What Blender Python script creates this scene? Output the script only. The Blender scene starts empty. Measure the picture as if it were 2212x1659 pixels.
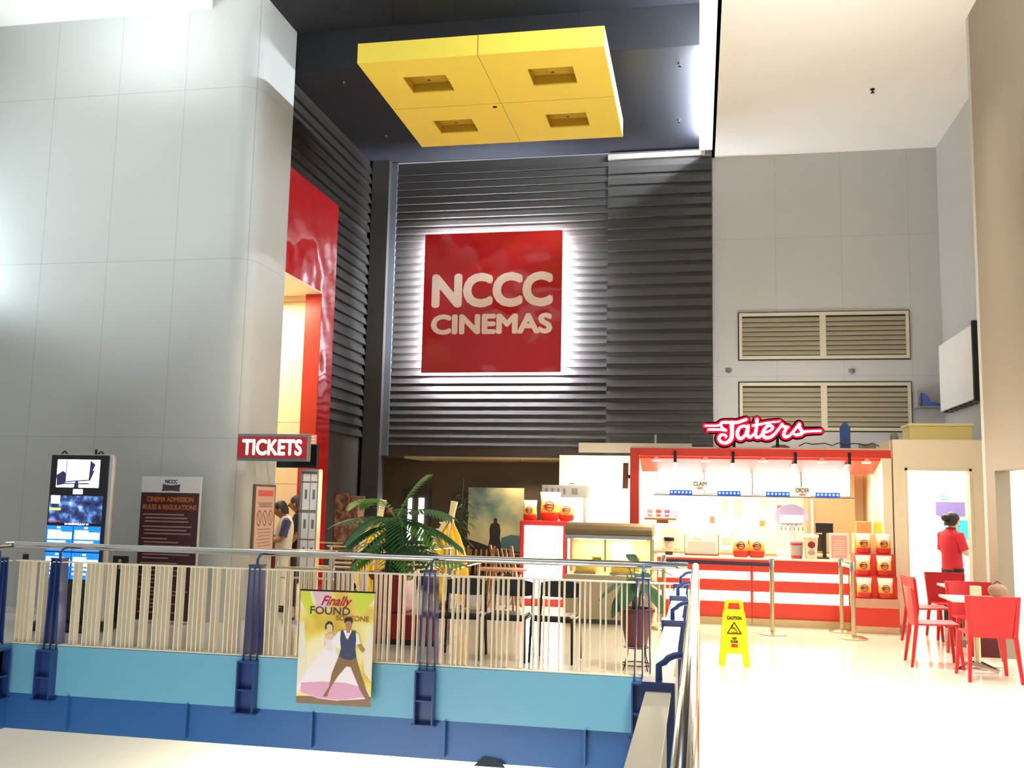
import bpy, math, random
from mathutils import Vector, Matrix
random.seed(7)
D = bpy.data; S = bpy.context.scene; COL = S.collection
PI = math.pi

# ------------------------------------------------------------------ camera, world, main lights
cd = D.cameras.new('camera'); cam = D.objects.new('camera', cd); COL.objects.link(cam)
F, YAW, PITCH, ROLL = 2080.0, -0.19253982, 0.12040334, 0.02040004
fw = Vector((math.sin(YAW)*math.cos(PITCH), math.cos(YAW)*math.cos(PITCH), math.sin(PITCH)))
r0 = Vector((math.cos(YAW), -math.sin(YAW), 0)); u0 = r0.cross(fw)
rr = r0*math.cos(ROLL)+u0*math.sin(ROLL); uu = u0*math.cos(ROLL)-r0*math.sin(ROLL)
m = Matrix((rr, uu, -fw)).transposed().to_4x4(); m.translation = Vector((0, 0, 1.65))
cam.matrix_world = m
cd.sensor_width = 36; cd.lens = F/2212*36; cd.clip_start = .05; cd.clip_end = 200
S.camera = cam
w = D.worlds.new('world'); S.world = w; w.use_nodes = True
bg = w.node_tree.nodes['Background']; bg.inputs[0].default_value = (.93, .96, 1, 1); bg.inputs[1].default_value = .34
vs = S.view_settings; vs.view_transform = 'Standard'; vs.look = 'None'; vs.gamma = 1; vs.use_curve_mapping = False
vs.exposure = 0.45

def area(name, loc, size, power, color=(1, 1, 1), aim=(0, 0, -1), sy=None, spread=PI):
    l = D.lights.new(name, 'AREA'); l.energy = power; l.color = color; l.size = size; l.spread = spread
    if sy: l.shape = 'RECTANGLE'; l.size_y = sy
    o = D.objects.new(name, l); COL.objects.link(o); o.location = loc
    o.rotation_euler = Vector(aim).to_track_quat('-Z', 'Y').to_euler(); return o
def spot(name, loc, aim, power, color, angle=90, blend=.6, r=.04):
    l = D.lights.new(name, 'SPOT'); l.energy = power; l.color = color; l.spot_size = math.radians(angle); l.spot_blend = blend
    l.shadow_soft_size = r
    o = D.objects.new(name, l); COL.objects.link(o); o.location = loc
    o.rotation_euler = Vector(aim).to_track_quat('-Z', 'Y').to_euler(); return o
WARM = (1, .80, .52); COOL = (.82, .9, 1)
area('atrium_ceiling_light', (-3.5, 2.5, 8.1), 5, 110, (.97, .98, 1), sy=7)
area('lower_level_light', (-5, 21, -1.0), 9, 1300, (1, .96, .86), sy=9)
spot('left_wall_lamp', (-11.4, 11.0, 4.7), (1, .22, .50), 340, (.80, .93, 1), 105, .55, .35)
spot('left_wall_fill', (-9.2, 5.5, 6.4), (.28, 1, .0), 390, (.90, .96, 1), 58, .9, .3)  # unseen spot added to brighten the upper left wall
area('void_fill', (-3.8, 4.6, -3.2), 4, 150, (1, .98, .93), (0, 1, .45), sy=3)  # unseen fill added in the void to brighten the blue fascia
area('ticket_front_fill', (-4.7, 10.6, 6.2),   .8, 16, (1, .92, .82), (-.08, .45, -1), spread=1.0)  # unseen fill added to brighten the timetable sheets by the tickets
area('pale_ceiling_fill', (1.6, 9.5, 4.4), 1.6, 36, (1, .97, .92), (0, .05, 1), sy=2.5, spread=2.2)  # unseen floating fill, added to brighten the pale ceiling from below
area('vent_wall_fill', (1.2, 15.4, 2.75), 2.4, 26, (1, .93, .85), (0, .55, 1), sy=.4)  # unseen fill added above the booth to brighten the wall around the vents
area('left_cove_light', (-7.6, 9.6, 8.3), 1.2, 42, (.9, .95, 1), (.1, .6, .9), sy=3)
area('hall_downlight', (1.0, 7.4, 7.6), 1.6, 170, (1, .95, .86), (0, .05, -1), sy=3, spread=1.0)
area('dining_downlight', (2.2, 11.6, 7.5), 1.2, 50, (1, .90, .74), (0, 0, -1), spread=1.1)
area('booth_canopy_light', (.75, 14.75, 2.28), 3.1, 170, (1, .88, .64), (0, -.25, -1), sy=.5)
area('booth_front_light', (.75, 13.9, 2.3), 3.1, 60, (1, .86, .62), (0, -1, -.55), sy=.12)
area('kitchen_light', (.4, 15.7, 2.35), 3.0, 35, (1, .9, .7), (0, 0, -1), sy=.8)
area('cream_panel_light', (-1.7, 15.2, 2.38), 1.2, 42, (1, .9, .68), (-.1, .6, -1), sy=.5)
area('ticket_room_light', (-7.1, 14.0, 4.75), 1.3, 80, (1, .84, .6), (.1, .1, -1), sy=1.2)
area('doorway_room_light', (3.5, 15.6, 2.52), 1.4, 60, (1, .98, .95), sy=1.6)
area('shop_window_light', (5.2, 10.2, 2.6), 1.6, 130, (1, .97, .9), (0, 0, -1), sy=4)
area('foyer_downlight', (-3.4, 13.2, 6.9), 2.0, 16, (1, .84, .62), sy=2.0, spread=1.8)

# ------------------------------------------------------------------ materials
def srgb(h):
    if isinstance(h, str):
        h = h.lstrip('#'); c = [int(h[i:i+2], 16)/255 for i in (0, 2, 4)]
    else: c = h
    return tuple(((x/12.92) if x <= .04045 else ((x+.055)/1.055)**2.4) for x in c) + (1,)
MATS = {}
def mat(name, col, rough=.5, metal=0, emit=None, es=0, noise=0, nscale=8, bump=0, trans=0, alpha=1, coat=0, spec=.5):
    if name in MATS: return MATS[name]
    mt = D.materials.new(name); mt.use_nodes = True; nt = mt.node_tree; b = nt.nodes['Principled BSDF']
    c = srgb(col); b.inputs['Base Color'].default_value = c
    b.inputs['Roughness'].default_value = rough; b.inputs['Metallic'].default_value = metal
    b.inputs['Specular IOR Level'].default_value = spec
    if coat: b.inputs['Coat Weight'].default_value = coat; b.inputs['Coat Roughness'].default_value = .06
    if emit: b.inputs['Emission Color'].default_value = srgb(emit); b.inputs['Emission Strength'].default_value = es
    if trans: b.inputs['Transmission Weight'].default_value = trans; b.inputs['IOR'].default_value = 1.45
    if alpha < 1: b.inputs['Alpha'].default_value = alpha
    if noise or bump:
        tc = nt.nodes.new('ShaderNodeTexCoord'); n = nt.nodes.new('ShaderNodeTexNoise')
        n.inputs['Scale'].default_value = nscale; n.inputs['Detail'].default_value = 5
        nt.links.new(tc.outputs['Object'], n.inputs['Vector'])
        if noise:
            mx = nt.nodes.new('ShaderNodeMix'); mx.data_type = 'RGBA'
            mx.inputs[6].default_value = tuple(x*(1-noise) for x in c[:3])+(1,)
            mx.inputs[7].default_value = tuple(min(1, x*(1+noise)) for x in c[:3])+(1,)
            nt.links.new(n.outputs['Fac'], mx.inputs[0]); nt.links.new(mx.outputs[2], b.inputs['Base Color'])
        if bump:
            bp = nt.nodes.new('ShaderNodeBump'); bp.inputs['Strength'].default_value = bump; bp.inputs['Distance'].default_value = .01
            nt.links.new(n.outputs['Fac'], bp.inputs['Height']); nt.links.new(bp.outputs[0], b.inputs['Normal'])
    MATS[name] = mt; return mt
def wavemat(name, col, rough, wscale, amp):
    """glossy sheet that ripples slightly"""
    mt = mat(name, col, rough, coat=.3, spec=.35); nt = mt.node_tree; b = nt.nodes['Principled BSDF']
    tc = nt.nodes.new('ShaderNodeTexCoord'); n = nt.nodes.new('ShaderNodeTexNoise'); n.inputs['Scale'].default_value = wscale; n.inputs['Detail'].default_value = 1
    bp = nt.nodes.new('ShaderNodeBump'); bp.inputs['Strength'].default_value = 1; bp.inputs['Distance'].default_value = amp
    nt.links.new(tc.outputs['Object'], n.inputs['Vector']); nt.links.new(n.outputs['Fac'], bp.inputs['Height'])
    nt.links.new(bp.outputs[0], b.inputs['Normal']); nt.links.new(bp.outputs[0], b.inputs['Coat Normal']); return mt
def bandmat(name, stops, axis=2, lo=0, hi=1, rough=.4, coat=0):
    """hard printed colour bands along one object axis between lo and hi"""
    mt = mat(name, '#ffffff', rough, coat=coat); nt = mt.node_tree; b = nt.nodes['Principled BSDF']
    tc = nt.nodes.new('ShaderNodeTexCoord'); sx = nt.nodes.new('ShaderNodeSeparateXYZ'); mr = nt.nodes.new('ShaderNodeMapRange')
    mr.inputs[1].default_value = lo; mr.inputs[2].default_value = hi
    cr = nt.nodes.new('ShaderNodeValToRGB'); cr.color_ramp.interpolation = 'LINEAR'
    e = cr.color_ramp.elements
    while len(e) < len(stops): e.new(.5)
    for i, (p, c) in enumerate(stops): e[i].position = p; e[i].color = srgb(c)
    nt.links.new(tc.outputs['Object'], sx.inputs[0]); nt.links.new(sx.outputs[axis], mr.inputs[0])
    nt.links.new(mr.outputs[0], cr.inputs[0]); nt.links.new(cr.outputs[0], b.inputs['Base Color']); return mt
def gridmat(name, col, line, sx, sz, lw, rough, ax=(0, 2), noise=.03, ox=0, oz=0, coat=0, spec=.5):
    """panels or tiles with thin joints: object-space grid"""
    mt = mat(name, col, rough, coat=coat, spec=spec); nt = mt.node_tree; b = nt.nodes['Principled BSDF']; L = nt.links
    tc = nt.nodes.new('ShaderNodeTexCoord'); sp = nt.nodes.new('ShaderNodeSeparateXYZ'); L.new(tc.outputs['Object'], sp.inputs[0])
    def line_of(out, size, off):
        a = nt.nodes.new('ShaderNodeMath'); a.operation = 'ADD'; a.inputs[1].default_value = off+1000*size; L.new(out, a.inputs[0])
        q = nt.nodes.new('ShaderNodeMath'); q.operation = 'MODULO'; q.inputs[1].default_value = size; L.new(a.outputs[0], q.inputs[0])
        c = nt.nodes.new('ShaderNodeMath'); c.operation = 'LESS_THAN'; c.inputs[1].default_value = lw; L.new(q.outputs[0], c.inputs[0]); return c.outputs[0]
    a = line_of(sp.outputs[ax[0]], sx, ox); c = line_of(sp.outputs[ax[1]], sz, oz)
    mm = nt.nodes.new('ShaderNodeMath'); mm.operation = 'MAXIMUM'; L.new(a, mm.inputs[0]); L.new(c, mm.inputs[1])
    n = nt.nodes.new('ShaderNodeTexNoise'); n.inputs['Scale'].default_value = 1.3; n.inputs['Detail'].default_value = 4; L.new(tc.outputs['Object'], n.inputs['Vector'])
    cc = srgb(col); base = nt.nodes.new('ShaderNodeMix'); base.data_type = 'RGBA'
    base.inputs[6].default_value = tuple(x*(1-noise) for x in cc[:3])+(1,); base.inputs[7].default_value = tuple(min(1, x*(1+noise)) for x in cc[:3])+(1,)
    L.new(n.outputs['Fac'], base.inputs[0])
    mx = nt.nodes.new('ShaderNodeMix'); mx.data_type = 'RGBA'; mx.inputs[7].default_value = srgb(line)
    L.new(base.outputs[2], mx.inputs[6]); L.new(mm.outputs[0], mx.inputs[0]); L.new(mx.outputs[2], b.inputs['Base Color']); return mt
def cloudmat(name, stops, scale=2, detail=4, rough=.5, emit=0, seed=0):
    mt = mat(name, '#888888', rough); nt = mt.node_tree; b = nt.nodes['Principled BSDF']
    tc = nt.nodes.new('ShaderNodeTexCoord'); mp = nt.nodes.new('ShaderNodeMapping'); mp.inputs['Location'].default_value = (seed, seed, seed)
    n = nt.nodes.new('ShaderNodeTexNoise'); n.inputs['Scale'].default_value = scale; n.inputs['Detail'].default_value = detail
    cr = nt.nodes.new('ShaderNodeValToRGB'); e = cr.color_ramp.elements
    while len(e) < len(stops): e.new(.5)
    for i, (p, c) in enumerate(stops): e[i].position = p; e[i].color = srgb(c)
    L = nt.links; L.new(tc.outputs['Object'], mp.inputs[0]); L.new(mp.outputs[0], n.inputs['Vector']); L.new(n.outputs['Fac'], cr.inputs[0]); L.new(cr.outputs[0], b.inputs['Base Color'])
    if emit: L.new(cr.outputs[0], b.inputs['Emission Color']); b.inputs['Emission Strength'].default_value = emit
    return mt

M = dict(
 white=mat('white_paint', '#eeece6', .5), cream=mat('cream_paint', '#efe2c4', .6, noise=.02),
 grey=gridmat('grey_cladding', '#b9bdb9', '#a2a7a5', 1.03, 2.44, .010, .45, ox=.88, oz=.05),
 greyr=gridmat('grey_panel_wall', '#bebebd', '#adadab', 1.1, 2.44, .010, .6, ox=-.23, oz=1.02),
 greys=mat('grey_side_wall', '#b9b8b3', .6, noise=.02), tan=mat('taupe_wall', '#8f8574', .6, noise=.03, nscale=2),
 dark=mat('black_louvre', '#3a3734', .5), darkp=mat('dark_wall', '#3a332e', .6, noise=.08), recess=mat('recess_wall', '#514434', .7, noise=.08, nscale=3),
 navyc=mat('navy_ceiling', '#23252e', .7), ceil=mat('white_ceiling', '#f8f7f3', .7),
 redg=wavemat('red_gloss_panel', '#b3161d', .12, 1.6, .05), redj=mat('red_satin', '#c4301c', .35), redb=mat('booth_red', '#d23a28', .35, coat=.3),
 yellow=mat('yellow_panel', '#ffe456', .5, noise=.02), steel=mat('brushed_steel', '#c9c9c6', .16, 1), chrome=mat('chrome', '#dcdcda', .07, 1),
 navy=mat('navy_enamel', '#26417f', .28, coat=.3), lblue=mat('light_blue_enamel', '#6fb0cc', .38, noise=.03, nscale=3), mblue=mat('mid_blue_beam', '#2b62a0', .4, noise=.04, nscale=3),
 blade=mat('ivory_blade', '#ece4cc', .4), floor=gridmat('glossy_floor_tile', '#e4dccb', '#cdc3ae', .6, .6, .004, .12, ax=(0, 1), noise=.04, coat=.3),
 lfloor=gridmat('lower_floor_tile', '#f2ead2', '#e3dabf', .6, .6, .004, .25, ax=(0, 1)),
 black=mat('black_plastic', '#17171a', .35), blackm=mat('black_metal', '#141416', .3, .3), glass=mat('clear_glass', '#ffffff', .02, trans=1, alpha=.35),
 led=mat('lit_diffuser', '#ffffff', .4, emit='#fffdf4', es=6), ledw=mat('warm_diffuser', '#ffffff', .4, emit='#ffeec2', es=5), ledc=mat('cool_tube', '#ffffff', .4, emit='#e8f2ff', es=480),
 lamp=mat('lamp_bulb', '#ffffff', .4, emit='#ffe9b8', es=30), paper=mat('paper', '#efe9e2', .7), skin=mat('brown_skin', '#a9744f', .5), skinl=mat('light_skin', '#e6bd9c', .5),
 hair=mat('black_hair', '#17120f', .45, bump=.4, nscale=90), wood=mat('brown_wood', '#8d6440', .5, noise=.2, nscale=14), sign=mat('sign_cream', '#f3dccb', .4), signred=wavemat('sign_red', '#b3191f', .14, 1.1, .10),
 chair=mat('red_plastic', '#c21f26', .38, bump=.15, nscale=160), plastic=mat('yellow_plastic', '#f2d413', .35), brass=mat('brushed_post', '#cdbf9d', .25, .9),
)
# ------------------------------------------------------------------ mesh builder
class MB:
    def __init__(s): s.v = []; s.f = []
    def add(s, vs, fs):
        n = len(s.v); s.v += [tuple(v) for v in vs]; s.f += [tuple(n+i for i in f) for f in fs]; return s
    def box(s, x0, x1, y0, y1, z0, z1):
        return s.add([(x0,y0,z0),(x1,y0,z0),(x1,y1,z0),(x0,y1,z0),(x0,y0,z1),(x1,y0,z1),(x1,y1,z1),(x0,y1,z1)],
                     [(3,2,1,0),(4,5,6,7),(0,1,5,4),(1,2,6,5),(2,3,7,6),(3,0,4,7)])
    def ring(s, rings, caps=True, close=True):
        n = len(rings[0]); vs = [p for r in rings for p in r]; fs = []
        for i in range(len(rings)-1):
            for j in range(n if close else n-1):
                k = (j+1) % n; fs.append((i*n+j, i*n+k, (i+1)*n+k, (i+1)*n+j))
        if caps: fs += [tuple(range(n-1, -1, -1)), tuple((len(rings)-1)*n+j for j in range(n))]
        return s.add(vs, fs)
    def tube(s, pts, r, n=8, caps=True):
        P = [Vector(p) for p in pts]; R = r if isinstance(r, (list, tuple)) else [r]*len(P); rings = []; up = None
        for i, p in enumerate(P):
            t = (P[min(i+1, len(P)-1)]-P[max(i-1, 0)]).normalized()
            if up is None:
                up = Vector((0, 0, 1)) if abs(t.z) < .9 else Vector((1, 0, 0))
            a = t.cross(up).normalized(); up = a.cross(t).normalized()
            rings.append([p+(a*math.cos(2*PI*k/n)+up*math.sin(2*PI*k/n))*R[i] for k in range(n)])
        return s.ring(rings, caps)
    def bar(s, a, b, w, h=None):
        """square bar from a to b"""
        h = h or w; a, b = Vector(a), Vector(b); t = (b-a).normalized(); up = Vector((0,0,1)) if abs(t.z) < .9 else Vector((0,1,0))
        x = t.cross(up).normalized()*w/2; y = x.cross(t).normalized()*h/2
        return s.ring([[p-x-y, p+x-y, p+x+y, p-x+y] for p in (a, b)])
    def lathe(s, prof, c=(0,0,0), n=24, sx=1, sy=1, caps=True):
        return s.ring([[(c[0]+r*math.cos(2*PI*k/n)*sx, c[1]+r*math.sin(2*PI*k/n)*sy, c[2]+z) for k in range(n)] for r, z in prof], caps)
    def ball(s, c, rx, ry=None, rz=None, n=14, m_=8):
        ry = ry or rx; rz = rz or rx
        return s.ring([[(c[0]+rx*math.sin(PI*i/m_)*math.cos(2*PI*k/n), c[1]+ry*math.sin(PI*i/m_)*math.sin(2*PI*k/n), c[2]-rz*math.cos(PI*i/m_)) for k in range(n)] for i in [.08]+list(range(1, m_))+[m_-.08]])
    def prism(s, poly, y0, y1):
        """polygon in x,z extruded along y"""
        n = len(poly); return s.add([(x, y0, z) for x, z in poly]+[(x, y1, z) for x, z in poly],
            [tuple(range(n)), tuple(range(2*n-1, n-1, -1))]+[(i, i+n, (i+1)%n+n, (i+1)%n) for i in range(n)])
    def prismx(s, poly, x0, x1):
        n = len(poly); return s.add([(x0, y, z) for y, z in poly]+[(x1, y, z) for y, z in poly],
            [tuple(range(n-1, -1, -1)), tuple(range(n, 2*n))]+[(i, (i+1)%n, (i+1)%n+n, i+n) for i in range(n)])
    def prismz(s, poly, z0, z1):
        n = len(poly); return s.add([(x, y, z0) for x, y in poly]+[(x, y, z1) for x, y in poly],
            [tuple(range(n-1, -1, -1)), tuple(range(n, 2*n))]+[(i, (i+1)%n, (i+1)%n+n, i+n) for i in range(n)])
    def disc(s, cx, cz, r, y0, y1, n=20, rz=None):
        return s.prism([(cx+r*math.cos(2*PI*k/n), cz+(rz or r)*math.sin(2*PI*k/n)) for k in range(n)], y0, y1)
    def stroke(s, pts, wd, y0, y1):
        """round-ended brush stroke in x,z; wd may be a list"""
        W_ = wd if isinstance(wd, (list, tuple)) else [wd]*len(pts)
        for i in range(len(pts)-1):
            (x0, z0), (x1, z1) = pts[i], pts[i+1]; L = math.hypot(x1-x0, z1-z0) or 1e-6; nx, nz = -(z1-z0)/L, (x1-x0)/L
            a, b = W_[i]/2, W_[i+1]/2
            s.prism([(x0-nx*a, z0-nz*a), (x1-nx*b, z1-nz*b), (x1+nx*b, z1+nz*b), (x0+nx*a, z0+nz*a)], y0, y1)
        for (x, z), q in zip(pts, W_): s.disc(x, z, q/2, y0, y1, 12)
        return s
    def build(s, name, mt, parent=None, smooth=False, bevel=0, loc=None, rot=None, sub=0):
        me = D.meshes.new(name); me.from_pydata(s.v, [], s.f); me.validate(); me.update()
        o = D.objects.new(name, me); COL.objects.link(o); me.materials.append(M[mt] if isinstance(mt, str) else mt)
        if smooth: me.shade_smooth()
        if bevel:
            b = o.modifiers.new('bevel', 'BEVEL'); b.width = bevel; b.segments = 2; b.limit_method = 'ANGLE'
        if sub:
            b = o.modifiers.new('sub', 'SUBSURF'); b.levels = sub; b.render_levels = sub
        if parent: o.parent = parent
        if loc: o.location = loc
        if rot: o.rotation_euler = rot
        if smooth and not sub: smooth_angle(me)
        return o
def smooth_angle(me, ang=.9):
    import bmesh
    bm = bmesh.new(); bm.from_mesh(me); bmesh.ops.recalc_face_normals(bm, faces=bm.faces)
    for e in bm.edges:
        if len(e.link_faces) == 2 and e.calc_face_angle(0) > ang: e.smooth = False
    bm.to_mesh(me); bm.free()
def tag(o, label, cat, group=None, kind=None):
    if label: o['label'] = label
    if cat: o['category'] = cat
    if group: o['group'] = group
    if kind: o['kind'] = kind
    return o
def thing(name, label, cat, loc=(0,0,0), rz=0, group=None):
    o = D.objects.new(name, None); COL.objects.link(o); o.location = loc; o.rotation_euler = (0, 0, rz); o.empty_display_size = .1
    return tag(o, label, cat, group)
def struct(o): o['kind'] = 'structure'; return o
def copy_tree(o, parent=None):
    c = o.copy(); COL.objects.link(c)
    if parent: c.parent = parent
    for ch in [k for k in D.objects if k.parent == o]: copy_tree(ch, c)
    return c
def dup(o, loc, rz, label, group=None):
    c = copy_tree(o); c.location = loc; c.rotation_euler = (0, 0, rz); c['label'] = label
    if group: c['group'] = group
    return c
def text(name, body, size, mt, parent, loc, rot=(PI/2, 0, 0), bold=0, depth=.004, align='CENTER', sx=1, shear=0, spacing=1, w=None, h=None):
    cu = D.curves.new(name, 'FONT'); cu.body = body; cu.size = size; cu.extrude = depth; cu.align_x = align; cu.align_y = 'CENTER'
    cu.shear = shear; cu.space_character = spacing; cu.resolution_u = 4
    t = D.objects.new(name, cu); COL.objects.link(t); bpy.context.view_layer.update()
    me = D.meshes.new_from_object(t.evaluated_get(bpy.context.evaluated_depsgraph_get())); D.objects.remove(t); D.curves.remove(cu)
    if bold:
        vs_ = [tuple(v.co) for v in me.vertices]; fs_ = [tuple(p.vertices) for p in me.polygons]; mb = MB(); D.meshes.remove(me)
        for k in range(9):
            a, r = (2*PI*k/8, bold) if k < 8 else (0, 0)
            mb.add([(x+r*math.cos(a), y+r*math.sin(a), z+k*.0001) for x, y, z in vs_], fs_)
        me = D.meshes.new(name); me.from_pydata(mb.v, [], mb.f); me.update()
    if w:   # stretch to the lettering's measured width and height
        X = [v.co.x for v in me.vertices]; Y = [v.co.y for v in me.vertices]; a = w/(max(X)-min(X)); b = (h or w)/(max(Y)-min(Y)) if h else a
        ox, oy = (max(X)+min(X))/2, (max(Y)+min(Y))/2
        for v in me.vertices: v.co.x = (v.co.x-ox)*a; v.co.y = (v.co.y-oy)*b
    me.name = name; me.materials.clear(); me.materials.append(M[mt] if isinstance(mt, str) else mt)
    o = D.objects.new(name, me); COL.objects.link(o); o.parent = parent; o.location = loc; o.rotation_euler = rot; o.scale = (sx, 1, 1); return o
# ------------------------------------------------------------------ the shell
def B(name, mt, *b, bevel=0):
    mb = MB()
    for q in b: mb.box(*q)
    return struct(mb.build(name, mt, bevel=bevel))
B('floor', 'floor', (-.42, 12, -3, 9.42, -.4, 0), (-9.6, 12, 9.42, 18.4, -.4, 0), (-16, -7.3, -3, 9.42, -.4, 0))
B('floor', 'lfloor', (-20, 14, -8, 26, -4.3, -4.2))
B('ceiling', 'navyc', (-5.95, .25, -3, 13, 8.62, 8.8), (-6.3, .25, 13, 17, 8.0, 8.1))
B('ceiling', mat('darkened_drop', '#14151a', .8), (-6.3, .25, 12.98, 13.0, 8.0, 8.8))  # ceiling step coloured darker to hide the lamp light falling on it
B('ceiling', 'ceil', (.25, 8, -3, 17, 7.82, 8.0), (.25, .30, -3, 17, 7.82, 8.7), (.11, .12, -3, 16.95, 7.84, 7.885), (.11, .25, 16.6, 16.62, 7.84, 7.98))  # the thin lip boxes are added to shield the cove tubes' downward light
B('ceiling', 'ceil', (-16, -6.72, -3, 11.8, 8.45, 8.6), (-6.72, -5.95, -3, 12.95, 8.62, 8.8))
# big grey wall with rounded corner, its side face runs back to the ticket portal
R = .30; poly = [(-16, 11.8)]+[(-5.95-R+R*math.sin(a), 11.8+R-R*math.cos(a)) for a in [PI/2*i/10 for i in range(11)]]+[(-5.95, 12.95), (-16, 12.95)]
struct(MB().prismz(poly, 0, 8.62).build('wall_left', 'grey', smooth=True))
B('baseboard_left', 'steel', (-16, -6.3, 11.785, 11.8, 0, .09))
# black louvred walls
def louvre(x0, x1, z0, z1, pitch, y, dep=.055, bk=.06):
    n = int((z1-z0)/pitch); P = []
    for i in range(n):
        z = z0+i*pitch; P += [(y-dep, z), (y-dep*.55, z+pitch*.62), (y, z+pitch*.66), (y, z+pitch*.98)]
    P += [(y, z1), (y+bk, z1), (y+bk, z0)]
    return MB().prismx(P, x0, x1)
struct(louvre(-5.72, -1.60, 2.62, 7.98, .142, 17).build('wall_back', 'dark'))
struct(louvre(-1.60, .25, 2.45, 7.98, .205, 16.97, .07).build('wall_back', 'dark'))
B('wall_back', 'darkp', (-6.3, .25, 17.06, 18.2, 2.42, 8.0))
B('trim_1', 'dark', (-6.05, -5.72, 16.8, 17.1, 0, 8.0), (-5.9, -5.72, 16.97, 17.0, 2.3, 2.62))
B('trim_2', mat('soffit_tan', '#9b8560', .6), (-5.3, .25, 17.0, 18.2, 2.38, 2.42))
B('trim_3', mat('grey_edge_strip', '#4d5254', .5), (-5.72, -5.60, 16.93, 17.0, 2.42, 7.98))
B('wall_back', 'recess', (-6.3, .6, 18.2, 18.4, 0, 2.45))
B('trim_4', mat('lit_top_trim', '#8f8a80', .5), (-1.6, .25, 16.88, 16.97, 7.84, 7.93))
mb = louvre(15.1, 16.8, 2.75, 6.55, .19, -6.11, -.06, -.005); m2 = louvre(13.0, 16.8, 6.60, 7.98, .19, -6.11, -.06, -.005); mb.add(m2.v, m2.f)
mb.v = [(v[1], v[0], v[2]) for v in mb.v]; struct(mb.build('wall_left', mat('darkened_brown_louvre', '#2b2723', .5)))  # side louvres use a darker copy of the louvre colour, offsetting light there
B('wall_left', 'darkp', (-6.3, -6.12, 15.12, 18.2, 0, 8.0), (-6.3, -6.12, 12.95, 15.12, 6.5, 8.0))
# glossy red portal around the ticket room
PX = -6.02
B('trim_5', 'redg', (-6.12, PX, 12.96, 15.10, 4.96, 6.58), (-6.12, PX, 14.54, 15.10, 0, 4.96))
B('trim_6', 'redj', (-6.30, -6.12, 14.54, 14.9, 0, 4.96), (-6.12, PX-.005, 14.535, 14.54, 0, 4.96))
B('trim_7', 'cream', (-6.30, PX-.004, 12.96, 14.54, 4.93, 4.97))
B('wall_left', gridmat('ticket_room_panels', '#f3e2ba', '#b9a67c', 9, 1.02, .012, .5, ox=.5, oz=.2), (-9.3, -6.12, 15.0, 15.1, 0, 5), (-9.3, -9.2, 12.95, 15.0, 0, 5))
B('ceiling', 'cream', (-9.3, -6.12, 12.95, 15.0, 5.0, 5.1))
# vent wall and right side
B('wall_back', 'greyr', (.25, 4.1, 17.0, 17.2, 0, 7.82))
B('wall_right', 'greys', (4.02, 4.2, 12.4, 14.14, 0, 7.82), (4.02, 4.2, 14.14, 17.0, 2.6, 7.82), (3.34, 4.2, 12.3, 12.42, 0, 7.82))
B('wall_right', 'tan', (3.34, 3.5, 4, 12.3, 2.1, 7.82), (3.34, 3.5, 11.95, 12.3, 0, 2.1), (3.34, 3.5, 4, 5, 0, 2.1))
B('wall_right', 'white', (3.5, 6.6, 12.2, 12.3, 0, 2.7), (6.5, 6.6, 4, 12.2, 0, 2.7))
B('ceiling', 'white', (3.5, 6.6, 4, 12.3, 2.7, 2.8))
# shop front with the staff doorway
B('wall_front', 'cream', (2.62, 2.79, 14, 14.14, 0, 2.59), (3.60, 4.02, 14, 14.14, 0, 2.59), (2.79, 3.60, 14, 14.14, 2.18, 2.59), (2.60, 2.66, 14.14, 17, 0, 2.59))
B('ceiling', 'white', (2.66, 5.4, 14.14, 17, 2.56, 2.60))
B('wall_back', 'white', (2.66, 5.4, 16.9, 17.0, 0, 2.56), (5.3, 5.4, 14.14, 16.9, 0, 2.56), (4.02, 5.4, 14.04, 14.14, 0, 2.56))
B('door_1', mat('door_frame', '#e7dcc2', .5), (2.77, 2.80, 13.985, 14.15, 0, 2.2), (3.59, 3.62, 13.985, 14.15, 0, 2.2), (2.77, 3.62, 13.985, 14.15, 2.17, 2.2))
B('baseboard_right', mat('grey_skirting', '#b3a48e', .5), (2.60, 2.77, 13.985, 14.0, 0, .1), (3.62, 4.0, 13.985, 14.0, 0, .1))

# cove tubes
for i, (y0, y1, z) in enumerate([(13.15, 16.35, 7.93), (5, 12.9, 7.93)]):
    o = MB().tube([(.19, y0, z), (.19, y1, z)], (.03, .012)[i]).build('cove_light_tube', 'ledc')
    tag(o, ['far white cove tube on the pale ceiling edge, by the black wall', 'near white cove tube on the pale ceiling edge, overhead'][i], 'light')

tag(MB().box(.03, .25, -3, 16.6, 7.822, 7.838).build('cove_glow_strip', mat('painted_cove_glow', '#ffffff', .5, emit='#f4f8ff', es=1.7)), 'long white strip added as the cove glow along the pale ceiling edge', 'light')  # added glowing strip that imitates the cove's white glow, not a fitting

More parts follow.
